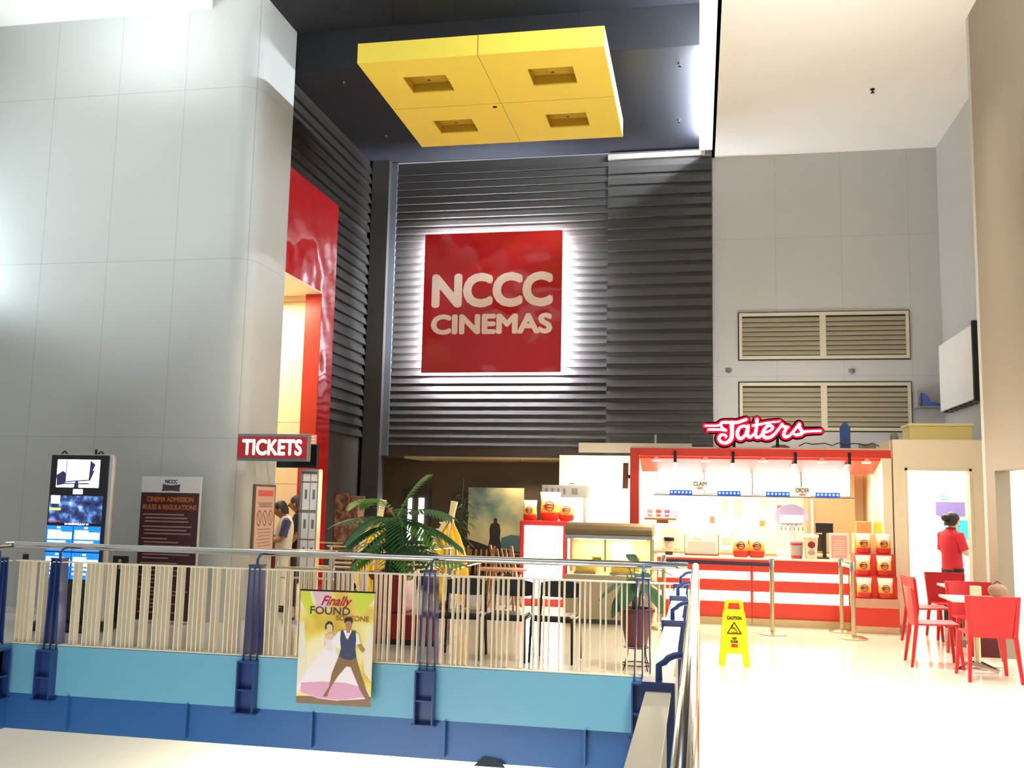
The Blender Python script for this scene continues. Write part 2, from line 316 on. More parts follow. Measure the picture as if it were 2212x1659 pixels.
# hanging yellow ceiling panel
t = thing('hanging_ceiling_panel', 'square yellow panel hung from the dark ceiling with four recessed squares', 'ceiling panel', (-2.76, 12.93, 7.3))
hx, hy = 1.62, 1.52; sq = []
for sx in (-1, 1):
    for sy in (-1, 1): sq.append((sx*hx*.53-.30, sx*hx*.53+.30, sy*hy*.50-.26, sy*hy*.50+.26))
mb = MB(); xs = sorted({-hx, hx}|{q[0] for q in sq}|{q[1] for q in sq}|{0}); ys = sorted({-hy, hy}|{q[2] for q in sq}|{q[3] for q in sq})
for i in range(len(xs)-1):
    for j in range(len(ys)-1):
        cx, cy = (xs[i]+xs[i+1])/2, (ys[j]+ys[j+1])/2
        if not any(a < cx < b and c < cy < d for a, b, c, d in sq): mb.box(xs[i], xs[i+1], ys[j], ys[j+1], 0, .02)
for a in (-hx, hx-.02): mb.box(a, a+.02, -hy, hy, .02, .27)
for a in (-hy, hy-.02): mb.box(-hx+.02, hx-.02, a, a+.02, .02, .27)
mb.build('panel_shell', 'yellow', t)
for a, b, c, d in sq:
    MB().ring([[(a, c, .02), (b, c, .02), (b, d, .02), (a, d, .02)], [(a, c, .14), (b, c, .14), (b, d, .14), (a, d, .14)],
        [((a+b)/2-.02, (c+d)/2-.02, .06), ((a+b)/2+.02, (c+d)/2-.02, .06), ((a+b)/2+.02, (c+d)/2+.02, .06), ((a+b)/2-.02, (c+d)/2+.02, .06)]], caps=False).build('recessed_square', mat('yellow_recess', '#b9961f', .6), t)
g = MB()
g.box(-.004, .004, -hy, hy, -.0015, 0); g.box(-hx, hx, -.004, .004, -.0015, 0); g.box(-.006, .006, -hy-.002, -hy, 0, .27)
g.build('panel_joint', mat('yellow_joint', '#b38f1d', .6), t)
MB().disc(0, 0, .035, 0, .03).build('sprinkler', 'black', t, rot=(PI/2, 0, 0), loc=(-.12, .12, 0))
for x in (-1.2, -.35, .45, 1.3):
    for y in (-1.4, 1.0): MB().tube([(x, y, .27), (x, y, 1.3 if y < 0 else .70)], .004, 5).build('hanging_wire', 'blackm', t)

# NCCC CINEMAS back-lit sign
t = thing('cinema_sign', 'square glossy red NCCC CINEMAS sign, back-lit on the black louvred wall', 'sign', (-3.665, 16.70, 5.21))
MB().box(-1.28, 1.28, 0, .05, -1.29, 1.29).build('sign_face', 'signred', t, bevel=.01)
text('lettering', 'NCCC', .84, 'sign', t, (0, -.004, .215), bold=.042, w=2.24, h=.64); text('lettering', 'CINEMAS', .50, 'sign', t, (0, -.004, -.41), bold=.024, w=2.24, h=.375)
for (a, b, c, d) in ((-1.2, 1.2, -1.22, -1.17), (-1.2, 1.2, 1.17, 1.22), (-1.22, -1.17, -1.15, 1.15), (1.17, 1.22, -1.15, 1.15)):
    MB().box(a, b, .055, .085, c, d).build('back_light_strip', mat('sign_back_light', '#ffffff', .5, emit='#e4f0ff', es=420), t)
for x in (-1, 1): MB().box(x-.03, x+.03, .05, .26, -1.0, 1.0).build('mount_rail', 'blackm', t)

# ventilation grilles
def grille(z0, z1, label):
    t = thing('ventilation_grille', label, 'vent', (.70, 17.0, z0)); W_, H_ = 2.79, z1-z0
    MB().box(-.02, W_+.02, -.012, 0, -.02, H_+.02).build('dark_surround', 'black', t)
    for k in range(2):
        a = k*W_/2; b = a+W_/2; f = MB()
        f.box(a, b, -.05, -.012, 0, .055); f.box(a, b, -.05, -.012, H_-.055, H_); f.box(a, a+.05, -.05, -.012, .055, H_-.055); f.box(b-.05, b, -.05, -.012, .055, H_-.055)
        fr = f.build('grille_frame', mat('grille_paint', '#cfc6ac', .5), t)
        s = MB(); n = 8
        for i in range(n):
            z = .075+(H_-.15)*(i+.5)/n; s.ring([[(x, -.045, z-.036), (x, -.040, z-.044), (x, -.014, z+.022), (x, -.019, z+.030)] for x in (a+.05, b-.05)])
        s.build('slats', 'grille_paint' if 0 else mat('grille_slat', '#a39a82', .5), fr)
grille(4.16, 4.97, 'beige louvred vent high on the grey wall, upper one'); grille(2.93, 3.75, 'beige louvred vent behind the glowing script sign, lower one')

# small ceiling and wall fittings
for i, (x, y, z) in enumerate([(1.95, 10.9, 7.82), (2.55, 14.4, 7.82)]):
    mb = MB().lathe([(.035, 0), (.035, -.012), (.012, -.016), (.012, -.05), (.03, -.055), (.03, -.06)], n=12)
    tag(mb.build('sprinkler_head', 'blackm', loc=(x, y, z), smooth=True), ['small sprinkler head on the pale ceiling, nearer of the two', 'small sprinkler head on the pale ceiling, farther of the two'][i], 'sprinkler', 'sprinklers on the pale ceiling')
for i, (x, y) in enumerate([(-5.35, 13.4), (-5.4, 15.6), (-.25, 13.5), (-.3, 15.6)]):
    z = 8.0; mb = MB().lathe([(.03, 0), (.03, -.01), (.01, -.014), (.01, -.045), (.025, -.05), (.025, -.055)], n=10)
    tag(mb.build('sprinkler_head', 'steel', loc=(x, y, z), smooth=True), 'steel sprinkler head on the dark ceiling, '+['left of the yellow panel near its corner', 'left of the panel nearest the black wall', 'beside the bright cove, nearer one', 'beside the bright cove, farther one'][i], 'sprinkler', 'sprinklers on the dark ceiling')
for i, (x, z) in enumerate([(2.56, 3.93), (.52, 3.95)]):
    tag(MB().tube([(0, 0, .03), (0, -.05, .02), (0, -.06, -.03)], .022, 8).box(-.05, .05, -.02, 0, -.01, .05).build('wall_hook', 'grille_slat' if 0 else mat('hook_grey', '#77777a', .5), loc=(x, 17, z)), ['small grey bracket on the wall between the two vents', 'small grey bracket on the wall beside the black louvres'][i], 'bracket')
for i, (x, y) in enumerate([(-3.2, 17.5), (-1.35, 17.55)]):
    t = thing('recessed_downlight', ['small lit downlight under the black wall, left of the kiosk', 'small lit downlight under the black wall, hidden towards the booth'][i], 'light', (x, y, 2.38))
    MB().lathe([(.07, -.004), (.07, 0), (.045, 0), (.045, -.004)], n=18).build('ring', 'steel', t)
    MB().lathe([(.045, -.003), (.045, 0)], n=18).build('diffuser', 'lamp', t)
    spot('downlight_beam', (x, y, 2.35), (0, 0, -1), 45, (1, .8, .5), 130)
# white box unit on the right wall, with dark edge
t = thing('wall_cabinet', 'white box unit with a dark edge high on the right wall', 'cabinet', (4.02, 15.55, 3.22))
MB().box(-.16, 0, -.95, 1.05, 0, 1.08).build('case', 'white', t, bevel=.01)
MB().box(-.18, 0, -1.01, -.95, -.04, 1.12).build('side_panel', 'black', t)
for k in range(7): MB().box(-.14, -.02, -.85+k*.27, -.68+k*.27, -.03, 0).build('bottom_slot', 'blackm', t)
t = thing('storage_box', 'low yellow storage box lying on top of the shop front', 'box', (3.3, 14.5, 2.6))
MB().box(-.40, .42, -.25, .25, 0, .20).build('box_body', mat('box_yellow', '#ecd98f', .5), t, bevel=.01); MB().box(-.42, .44, -.27, .27, .20, .235).build('lid', mat('box_lid', '#f3e3a6', .5), t, bevel=.008)
tag(MB().lathe([(.05, 0), (.06, .04), (.05, .09), (.02, .12)], n=12).build('small_jar', mat('jar_grey', '#8c857b', .4), loc=(2.72, 14.4, 2.6), smooth=True), 'small grey jar on the shop front, left of the yellow box', 'jar')
t = thing('paint_tray', 'grey corner shelf with a blue scraper high on the grey wall', 'shelf', (3.80, 16.75, 3.30))
MB().box(-.28, .2, -.1, .25, 0, .02).box(-.28, -.26, -.1, .25, .02, .28).build('shelf', mat('shelf_grey', '#8a8a88', .5), t); MB().prism([(-.2, .02), (.15, .02), (.12, .06), (-.05, .10), (-.12, .22), (-.2, .24)], -.05, 0).build('blue_scraper', mat('blue_tool', '#3a5aa0', .5), t)
# ------------------------------------------------------------------ atrium edge: fascias and railings
# pattern of the ivory blades: four, a gap, two, a gap, on a 5 cm grid
def rail_section(name, label, loc, rz, L, posts, side, n_ind=100, hl=.02, hr=.02):
    """local x runs along the edge, local -y faces the void, z=0 floor"""
    t = thing(name, label, 'railing', loc, rz, None)
    hy = .13
    MB().tube([(-hl, hy, 1.06), (L+hr, hy, 1.06)], .035, 16).build('handrail', 'chrome', t, smooth=True)
    MB().box(0, L, -.05, .05, .895, .907).build('top_plate', 'blade', t)
    MB().box(0, L, -.05, .05, .035, .047).build('bottom_plate', 'blade', t)
    proto = None; k = 0; x = .05; n = 0; rest = MB()
    while x < L-.02:
        if (k % 8) not in (4, 7) and not any(abs(x-p) < .115 for p in posts):
            n += 1
            if n <= n_ind:
                if proto is None: proto = MB().box(-.0055, .0055, -.036, .036, .047, .895).build('blade', 'blade', t); o = proto
                else: o = proto.copy(); COL.objects.link(o); o.parent = t
                o.location = (x, 0, 0)
            else: rest.box(x-.0055, x+.0055, -.036, .036, .047, .895)
        k += 1; x += .05
    if rest.v:
        o = rest.build('blades', 'blade', t); o['kind'] = 'stuff'
    for p in posts:
        q = MB()
        for d in (-.075, 0, .075):
            q.prismx([(-.07, -.03), (.07, -.03), (.045, .93), (-.045, .93)], -.006, .006) if False else q.add(
                [(p+d*s_+e, y_, z_) for s_, z_ in ((1, 0), (.72, .93)) for e in (-.007, .007) for y_ in (-.065, .065)],
                [(0, 1, 3, 2), (4, 6, 7, 5), (0, 2, 6, 4), (1, 5, 7, 3), (0, 4, 5, 1), (2, 3, 7, 6)])
        q.box(p-.07, p+.07, -.065, .065, .93, .945)
        po = q.build('post', 'navy', t)
        MB().tube([(p, 0, .94), (p, .0, 1.0)]+[(p, .02+.075*(1-math.cos(a)), 1.0+.045*math.sin(a)) for a in (.3, .7, 1.1, 1.5)]+[(p, hy, 1.045)], .014, 10).build('rail_bracket', 'navy', po, smooth=True)
        # bolted box under the post on the fascia
        b = MB(); b.box(p-.095, p-.080, -.16, -.055, -.50, .0); b.box(p+.080, p+.095, -.16, -.055, -.50, .0); b.box(p-.08, p+.08, -.07, -.055, -.50, 0)
        b.box(p-.08, p+.08, -.16, -.055, -.015, 0); b.box(p-.08, p+.08, -.15, -.055, -.29, -.275); b.box(p-.12, p+.12, -.165, -.055, -.515, -.50)
        b.build('post_bracket_box', 'navy', t)
    return t
FX0, FX1, FY = -7.22, -.20, 9.37
B('trim_8', 'lblue', (FX0, -.35, FY-.055, FY+.06, -.47, .03))                       # front fascia
B('trim_9', 'mblue', (FX0, -.40, FY-.03, FY+.06, -.84, -.47))
B('trim_10', 'mblue', *[(x-.008, x+.008, FY-.10, FY-.03, -.80, -.47) for x in (-6.45, -5.1, -3.75, -2.4, -1.05)])
B('trim_11', 'lblue', (-.42, -.14, -3, FY, -.47, .03)); B('trim_12', 'mblue', (-.40, -.3, -3, FY, -.84, -.47))
B('trim_13', 'lblue', (FX0-.06, FX0, -3, FY, -.47, .03)); B('trim_14', 'mblue', (FX0-.06, FX0+.02, -3, FY, -.84, -.47))
rail_section('atrium_railing', 'long railing across the view with chrome handrail, ivory blades and navy posts', (FX0, FY, 0), 0, FX1-FX0-.02, (.50, 2.77, 4.62, 6.70), 1, 100, .15, .12)
rail_section('atrium_railing', 'railing running towards the viewer along the bright floor, chrome handrail above white infill', (-.16, FY-.12, 0), -PI/2, 8.3, (.35, 1.5, 3.1, 5.2, 6.98), 1, 100, .24, 0)
rail_section('atrium_railing', 'short return of railing at the left edge with a navy corner post', (FX0-.07, FY-1.57, 0), PI/2, 1.5, (.25, 1.36), 1, 40, .02, .20)
# chrome corner joints are part of the handrails
# folded cardboard lying under the beam
# ---------------------------------------------------------------- film poster hung on the railing
PW, PH = .765, 1.08
t = thing('film_poster', 'Finally Found Someone film poster with a bride and groom hung on the railing', 'poster', (-3.50, FY-.19, -.36))
pm = cloudmat('poster_ground', [(.30, '#d9b23c'), (.45, '#f0da6a'), (.58, '#fbf0b8'), (.72, '#f6e2e4')], scale=3.2, detail=2, rough=.35, seed=3)
MB().box(-PW/2, PW/2, 0, .012, 0, PH).build('poster_sheet', pm, t)
q = MB().box(-PW/2-.006, PW/2+.006, -.006, .016, PH, PH+.014).build('hanging_rod', 'blackm', t)
def flat(parent, name, col, polys, y, d=.0012):
    mb = MB()
    for P in polys: mb.prism([((x-.5)*PW, (1-z)*PH) for x, z in P], y-d, y)
    return mb.build(name, mat('print_'+col.strip('#'), col, .4), parent)
# colours of the print, in fractions of the sheet (x right, z down)
flat(t, 'print_green', '#d5e04a', [[(0, 0), (.12, 0), (.2, .2), (.13, .24), (0, .08)]], -.0005)
flat(t, 'print_green', '#d5e04a', [[(.72, 0), (1, 0), (1, .05), (.84, .2), (.72, .1)]], -.0005)
flat(t, 'print_rose', '#e8c6d2', [[(.16, 0), (.42, 0), (.40, .15), (.24, .17)]], -.0005)
flat(t, 'print_flowers', '#efe6cf', [[(0, .3), (.06, .27), (.1, .5), (.13, .68), (.02, .82), (0, .8)], [(1, .26), (.93, .38), (.88, .55), (.9, .7), (1, .78)]], -.0005)
flat(t, 'print_ground', '#8f6f52', [[(0, .94), (1, .91), (1, 1), (0, 1)]], -.0005)
flat(t, 'print_gown', '#f8eef2', [[(.36, .50), (.5, .49), (.56, .6), (.70, .6), (.97, .86), (.93, .93), (.55, .96), (.3, .95), (.04, .90), (.0, .86), (.18, .66)]], -.0018)
flat(t, 'print_gown_hem', '#e3a9c6', [[(.06, .82), (.35, .80), (.66, .80), (.93, .84), (.95, .91), (.6, .955), (.3, .945), (.05, .90)]], -.003)
flat(t, 'print_bride_skin', '#e9c3a8', [[(.36, .38), (.44, .365), (.50, .39), (.50, .44), (.44, .46), (.40, .52), (.35, .48)], [(.375, .30), (.40, .275), (.43, .275), (.46, .30), (.45, .35), (.42, .375), (.39, .35)]], -.003)
flat(t, 'print_bride_hair', '#3a2a22', [[(.35, .33), (.355, .29), (.39, .265), (.44, .268), (.465, .31), (.46, .36), (.45, .30), (.41, .285), (.375, .30), (.37, .34)]], -.0042)
flat(t, 'print_bodice', '#f3dfe0', [[(.36, .41), (.41, .43), (.47, .42), (.50, .49), (.44, .53), (.37, .50)]], -.0042)
flat(t, 'print_shirt', '#f6f1f2', [[(.46, .42), (.54, .35), (.60, .335), (.74, .335), (.81, .37), (.84, .45), (.78, .46), (.74, .40), (.58, .42), (.58, .50), (.52, .49), (.48, .50), (.45, .46)]], -.0054)
flat(t, 'print_groom_skin', '#b98462', [[(.62, .27), (.65, .25), (.70, .25), (.715, .28), (.70, .33), (.69, .36), (.65, .36), (.64, .32)]], -.0066)
flat(t, 'print_groom_skin', '#b98462', [[(.80, .46), (.84, .45), (.90, .50), (.88, .53), (.84, .51)]], -.0066)
flat(t, 'print_groom_hair', '#241c18', [[(.612, .275), (.61, .24), (.65, .22), (.70, .222), (.725, .25), (.718, .28), (.70, .255), (.65, .255), (.63, .265)]], -.0078)
flat(t, 'print_waistcoat', '#3d4763', [[(.57, .345), (.60, .335), (.66, .43), (.72, .335), (.77, .34), (.78, .42), (.77, .50), (.79, .57), (.72, .60), (.62, .59), (.555, .57), (.58, .5), (.565, .42)]], -.0066)
flat(t, 'print_trousers', '#8f6b45', [[(.56, .56), (.62, .58), (.72, .59), (.78, .56), (.86, .72), (.97, .90), (.99, .93), (.93, .93), (.86, .86), (.72, .66), (.66, .655), (.55, .75), (.46, .85), (.42, .93), (.36, .93), (.44, .84), (.47, .72)]], -.0042)
text('lettering', 'Finally', .13, mat('print_crimson', '#b3243a', .4), t, (-.005, -.0022, PH*.905), bold=.0035, depth=.0006, shear=.45, w=.32, h=.125)
text('lettering', 'FOUND', .105, mat('print_violet', '#5a3450', .4), t, (-.07, -.003, PH*.825), rot=(PI/2, 0, 0), bold=.0012, depth=.001, sx=1.15)
text('lettering', 'SOMEONE', .070, mat('print_amber', '#a8742f', .4), t, (.165, -.004, PH*.765), bold=.0008, depth=.001, sx=1.05)

# ---------------------------------------------------------------- black chairs behind the railing
def black_chair():
    t = thing('side_chair', 'x', 'chair', (0, 0, 0), 0, 'black chairs behind the railing')
    s = MB(); P = [(-.21, -.20), (.21, -.20), (.20, .19), (-.20, .19)]
    s.ring([[(x*.96, y*.96, .41) for x, y in P], [(x, y, .42) for x, y in P], [(x, y, .46) for x, y in P], [(x*.93, y*.93, .475) for x, y in P]]); s.build('seat', mat('black_seat', '#1c1c20', .25), t, bevel=.008)
    b = MB(); n = 9; rings = []
    for i in range(n+1):
        a = (i/n-.5)*2; x = a*.215; y = .215+.045*(1-a*a); h = .088*(1-.25*a**4)
        rings.append([(x, y-.010, .71-h), (x, y+.010, .71-h), (x, y+.022, .71), (x, y+.015, .71+h), (x, y-.003, .71+h), (x, y, .71)])
    b.ring(rings); b.build('backrest', mat('charcoal_back', '#202225', .4), t, smooth=True)
    for sx in (-1, 1):
        MB().tube([(sx*.225, .24, 0), (sx*.215, .225, .44), (sx*.205, .23, .78)], .014, 8).build('leg', 'blackm', t, smooth=True)
        MB().tube([(sx*.225, -.22, 0), (sx*.215, -.195, .42), (sx*.215, -.17, .44), (sx*.215, .2, .44)], .014, 8).build('leg', 'blackm', t, smooth=True)
    MB().bar((-.21, -.2, .425), (.21, -.2, .425), .02).bar((-.21, .2, .425), (.21, .2, .425), .02).build('seat_frame', 'blackm', t)
    return t
c0 = black_chair(); c0.location = (-2.47, 10.16, 0); c0.rotation_euler = (0, 0, .04); c0['label'] = 'black side chair behind the railing, leftmost of three, nearest the red planter'
dup(c0, (-1.975, 10.2, 0), -.03, 'black side chair behind the railing, middle of the three'); dup(c0, (-1.48, 10.24, 0), -.07, 'black side chair behind the railing, rightmost, nearest the potted plant')

# ---------------------------------------------------------------- plants
def leaf(mb, base, d, up, L, W_, bend=.3, n=7, fold=.15):
    """broad leaf along d that droops, thin but with two sides"""
    d = Vector(d).normalized(); s = d.cross(Vector(up)).normalized(); u = s.cross(d).normalized(); base = Vector(base); rings = []
    for i in range(n+1):
        t_ = i/n; w_ = W_*math.sin(PI*min(1, (t_*.93+.04)))**.75*.5; c = base+d*L*t_-Vector((0, 0, 1))*bend*L*t_*t_
        th = .003; rings.append([c-s*w_+u*w_*fold, c+s*w_*0-u*0, c+s*w_+u*w_*fold, c+s*w_+u*(w_*fold-th), c-u*th, c-s*w_+u*(w_*fold-th)])
    mb.ring(rings)
t = thing('potted_plant', 'broad-leaved plant in a brown pot on a wire stand at the railing corner', 'plant', (-.62, 9.98, 0))
MB().lathe([(.10, .22), (.105, .23), (.16, .50), (.175, .56), (.19, .565), (.19, .60), (.165, .60), (.16, .56)], n=24).build('pot', mat('terracotta_brown', '#6e2f22', .5), t, smooth=True)
MB().lathe([(.165, .555), (.02, .57)], n=18).build('soil', mat('soil', '#2b2018', .9, bump=.6, nscale=60), t)
w_ = MB(); w_.tube([(.12*math.cos(a), .12*math.sin(a), .215) for a in [2*PI*k/20 for k in range(21)]], .006, 6); w_.tube([(.15*math.cos(a), .15*math.sin(a), .05) for a in [2*PI*k/20 for k in range(21)]], .006, 6)
for k in range(4):
    a = PI/4+k*PI/2; w_.tube([(.17*math.cos(a), .17*math.sin(a), 0), (.13*math.cos(a), .13*math.sin(a), .12), (.12*math.cos(a), .12*math.sin(a), .25)], .006, 6)
w_.build('wire_stand', 'blackm', t)
st = MB(); lf = []
for k, (a, tilt, L, W_, h) in enumerate([(2.9, .1, .26, .15, .92), (3.5, -.3, .30, .19, .86), (.3, .1, .30, .15, .98), (5.6, -.6, .30, .20, .84), (1.9, 1.0, .28, .12, 1.02), (4.4, -.7, .32, .19, .90), (.9, .0, .28, .16, .86), (2.4, .7, .26, .10, .98), (5.0, .0, .25, .17, .96), (3.9, -.9, .28, .18, .80)]):
    e = (.10*math.cos(a), .10*math.sin(a), h); st.tube([(.03*math.cos(a), .03*math.sin(a), .56), (.05*math.cos(a), .05*math.sin(a), h-.12), e], .007, 6)
    m_ = MB(); leaf(m_, e, (math.cos(a), math.sin(a), tilt), (0, 0, 1), L, W_, .35); lf.append(m_)
st.build('stem', mat('plant_stem', '#4f6b33', .5), t, smooth=True)
for m_ in lf: m_.build('leaf', mat('deep_green_leaf', '#31502f', .3), t, smooth=True)

# red planter with artificial palm
t = thing('planter', 'tall square red planter standing on a low wide red base', 'planter', (-3.52, 11.05, 0))
MB().box(-.19, .19, -.2, .2, .34, .78).build('planter_body', mat('planter_red', '#9c1d20', .35), t, bevel=.01)
MB().ring([[(x*a, y*a, z) for x, y in ((-1, -1), (1, -1), (1, 1), (-1, 1))] for a, z in ((.20, .70), (.24, .76), (.24, .80), (.20, .80), (.19, .76))]).build('planter_rim', 'planter_red' if 0 else mat('planter_rim_red', '#a32427', .35), t)
MB().box(-.29, .62, -.32, .30, .06, .34).build('low_base', mat('base_red', '#97191d', .35), t, bevel=.01); MB().box(-.27, .60, -.30, .28, 0, .06).build('plinth', 'black', t)
t = thing('artificial_palm', 'artificial palm with drooping green fronds and red fruit in the red planter', 'palm', (-3.52, 11.05, .765))
rnd = random.Random(4); tr = MB(); tr.tube([(0, 0, 0), (.02, 0, .2), (-.01, 0, .42), (.0, .0, .66)], [.12, .12, .11, .06], 12)
tr.build('trunk', mat('palm_trunk', '#2f5a2c', .6, noise=.4, nscale=30, bump=.8), t, smooth=True)
def frond(base, az, tilt, L, droop, mt_):
    mb = MB(); d = Vector((math.cos(az)*math.cos(tilt), math.sin(az)*math.cos(tilt), math.sin(tilt))); P = []; n = 15
    for i in range(n+1):
        q = i/n; P.append(Vector(base)+d*L*q+Vector((0, 0, -droop*L*q*q)))
    mb.tube(P, [.010*(1-.8*i/n) for i in range(n+1)], 5)
    for i in range(2, n+1):
        tg = (P[i]-P[i-1]).normalized(); sd = tg.cross(Vector((0, 0, 1))).normalized(); q = i/n
        ln = L*.46*(math.sin(PI*min(.97, q*.8+.12))**.5)
        for sg in (-1, 1):
            leaf(mb, P[i], tg*.55+sd*sg+Vector((0, 0, -.06)), (0, 0, 1), ln, .038, .22, 3, .1)
    return mb.build('frond', mt_, t, smooth=True)
FG = [mat('frond_green', '#64a23f', .45, noise=.25, nscale=12), mat('frond_dark_green', '#3b7440', .45, noise=.25, nscale=12)]
for az, ti, L, dr, z, c in [(3.0, .95, .80, .62, .66, 0), (2.75, .25, .85, .30, .62, 1), (3.5, -.05, .60, .5, .58, 1), (.35, 1.15, .78, .30, .68, 0), (-.05, .60, .78, .50, .64, 1), (.25, .15, .74, .5, .60, 1), (-.5, -.1, .62, .6, .56, 1),
                        (4.4, .3, .6, .9, .62, 1), (5.2, .5, .6, .9, .62, 1), (5.5, -.2, .55, .4, .38, 0), (6.15, -.1, .80, .12, .34, 0), (3.9, -.1, .50, .5, .38, 0), (4.9, -.1, .45, .8, .45, 1), (1.6, .7, .6, .5, .64, 1), (2.2, .4, .6, .6, .6, 1), (3.25, -.5, .5, .3, .55, 1), (5.9, .3, .6, .7, .62, 0), (3.7, .45, .6, .8, .62, 1)]:
    frond((.02*math.cos(az), .02*math.sin(az), z), az, ti, L, dr, FG[c])
for x, y, z, l_ in [(-.05, -.1, .73, .03), (.02, -.12, .60, .055), (-.06, -.13, .61, .045)]:
    MB().ball((x, y, z), .028, .028, l_).build('red_fruit', mat('fruit_red', '#d8474a', .4), t, smooth=True)

# dark bamboo in the recess
t = thing('potted_bamboo', 'dark leafy bamboo in the shadowed recess beside the wall picture', 'plant', (-4.28, 17.0, 0))
MB().lathe([(.15, 0), (.2, .3), (.22, .34), (.19, .34)], n=18).build('pot', 'black', t, smooth=True)
st = MB(); lv = MB(); rnd = random.Random(2)
for k in range(7):
    x, y = rnd.uniform(-.12, .12), rnd.uniform(-.1, .1); h = rnd.uniform(1.4, 2.05); st.tube([(x, y, .3), (x*1.3, y, h*.6), (x*1.8, y, h)], .010, 5)
    for j in range(26):
        z = rnd.uniform(.7, h); a = rnd.uniform(0, 2*PI); leaf(lv, (x*(1+.8*z/h), y, z), (math.cos(a), math.sin(a), rnd.uniform(-.3, .5)), (0, 0, 1), rnd.uniform(.13, .22), .03, .4, 3)
st.build('stem', mat('bamboo_stem', '#3c4a2a', .5), t); lv.build('foliage', mat('bamboo_leaf', '#33452b', .5), t)
# ------------------------------------------------------------------ snack booth
BX0, BX1 = -.97, 2.60
B('wall_back', 'cream', (-2.34, 2.6, 16.4, 16.5, 0, 2.44))
B('trim_15', mat('grey_beam', '#a19b8e', .6), (-2.04, -.11, 16.62, 16.72, 2.5, 2.67)); tag(MB().tube([(-.72, 16.66, 2.67), (-.72, 16.66, 2.82)], .02, 8).build('pipe_stub', mat('hook_grey', '#77777a', .5)), 'short grey pipe rising from the beam left of the glowing script sign', 'pipe')
t = thing('snack_booth', 'red framed snack booth canopy with a row of bright spotlights', 'booth', (0, 14, 0))
MB().box(-.97, -.84, 0, .12, 0, 2.44).build('post', 'redb', t, bevel=.004)
MB().box(-.84, 2.60, 0, .10, 2.33, 2.44).build('header', 'redb', t, bevel=.004)
MB().box(2.48, 2.60, 0, .9, 0, 2.33).build('side_panel', 'cream', t)
MB().box(-.97, 2.6, .10, 2.38, 2.44, 2.47).build('roof_panel', 'cream', t)
MB().prismx([(.12, 2.30), (.12, 2.33), (.75, 2.16), (.75, 2.13)], -.84, 2.48).build('sloped_soffit', mat('soffit_red', '#cf4a35', .5), t)
for x in (-.33, .48, 1.33, 2.05):
    MB().box(x-.02, x+.02, -.02, .0, 2.24, 2.40).box(x-.02, x+.02, 0, .25, 2.24, 2.26).build('canopy_clip', 'black', t)
    MB().bar((x, .25, 2.25), (x, .7, 2.15), .05, .02).build('canopy_rib', 'white', t)
for i, x in enumerate((-.60, .10, .90, 1.70, 2.30)):
    MB().lathe([(.06, 0), (.07, .02), (.05, .06)], (x, .17, 2.27), 16).build('spotlight', 'white', t, smooth=True)
    MB().lathe([(.055, -.004), (.055, 0)], (x, .17, 2.268), 16).build('spotlight_lens', 'lamp', t)
for i, x in enumerate((-.60, .10, .90, 1.70, 2.30)): spot('booth_spot', (x, 14.17, 2.25), (0, -.25, -1), 45, (1, .82, .52), 150, .8)
# clutter on the booth roof
t = thing('cable_coil', 'loose dark cable lying on the booth roof right of the glowing sign', 'cable', (1.9, 14.2, 2.47))
MB().tube([(-.5+.09*k, .03*math.sin(k*2), .03+.05*abs(math.sin(k*1.3))) for k in range(13)], .008, 6).build('cable', 'black', t, smooth=True)
tag(MB().lathe([(.12, 0), (.13, .02), (.06, .05)], n=16, sy=.6).build('cable_reel', mat('reel_grey', '#8a7f74', .5), loc=(1.15, 14.25, 2.47), smooth=True), 'low round grey box on the booth roof under the script sign', 'box')
tag(MB().box(-.07, .07, -.03, .03, 0, .33).prism([(-.05, .33), (.05, .33), (.03, .38), (-.03, .38)], -.03, .03).build('sign_back', mat('blue_board', '#34538f', .5), loc=(2.05, 14.35, 2.47), bevel=.01), 'blue upright board standing on the booth roof before the vent', 'board')
tag(MB().box(-.10, .12, -.06, .06, 0, .07).build('junction_box', mat('junction_grey', '#8b8375', .5), loc=(2.33, 14.3, 2.47)), 'flat grey box on the booth roof beside the blue board', 'box')
# glowing script sign
t = thing('script_sign', 'glowing white and red Taters script sign on the booth roof', 'sign', (0, 14.02, 0))
def tz(px, py):   # measured sign drawing to metres
    return (.09+(px-163)/(2010-163)*1.60, 2.475+(655-py)/(655-130)*.43)
K = [([(175,297),(385,290),(430,245),(500,235),(600,240),(690,235),(760,210),(830,185)], [28,30,36,44,44,44,44,38]), ([(225,362),(400,362),(500,372)], [32,36,44]), ([(430,290),(440,330),(500,370)], [34,34,34]),
     ([(600,245),(600,330),(600,430),(585,520),(540,575),(480,595),(420,575),(390,520),(410,470),(455,450),(505,470),(500,500)], [70,62,60,60,52,46,46,46,42,36,34,26]),
     ([(840,310),(790,300),(730,320),(690,390),(690,470),(725,515),(770,500),(820,440),(860,300),(850,420),(860,480),(900,485),(940,440)], [44,40,42,50,54,50,46,42,50,46,46,42,34]),
     ([(1000,185),(995,300),(975,420),(985,480),(1030,490),(1080,440)], [44,44,48,50,44,36]), ([(935,290),(1060,265),(1200,235),(1360,215)], [34,34,30,18]),
     ([(1110,410),(1190,385),(1250,330),(1220,290),(1160,300),(1110,370),(1090,430),(1120,490),(1190,495),(1260,450),(1340,350),(1400,270)], [30,32,38,42,44,48,52,52,46,40,38,40]),
     ([(1395,265),(1415,300),(1490,315)], [44,44,34]), ([(1470,320),(1430,400),(1425,460),(1460,480),(1520,450),(1600,350),(1665,260)], [40,46,50,46,38,36,40]),
     ([(1665,262),(1675,330),(1710,390),(1690,430),(1620,445),(1590,435)], [50,46,46,50,40,36]), ([(1700,400),(1800,385),(1900,378),(1995,374)], [40,34,30,32])]
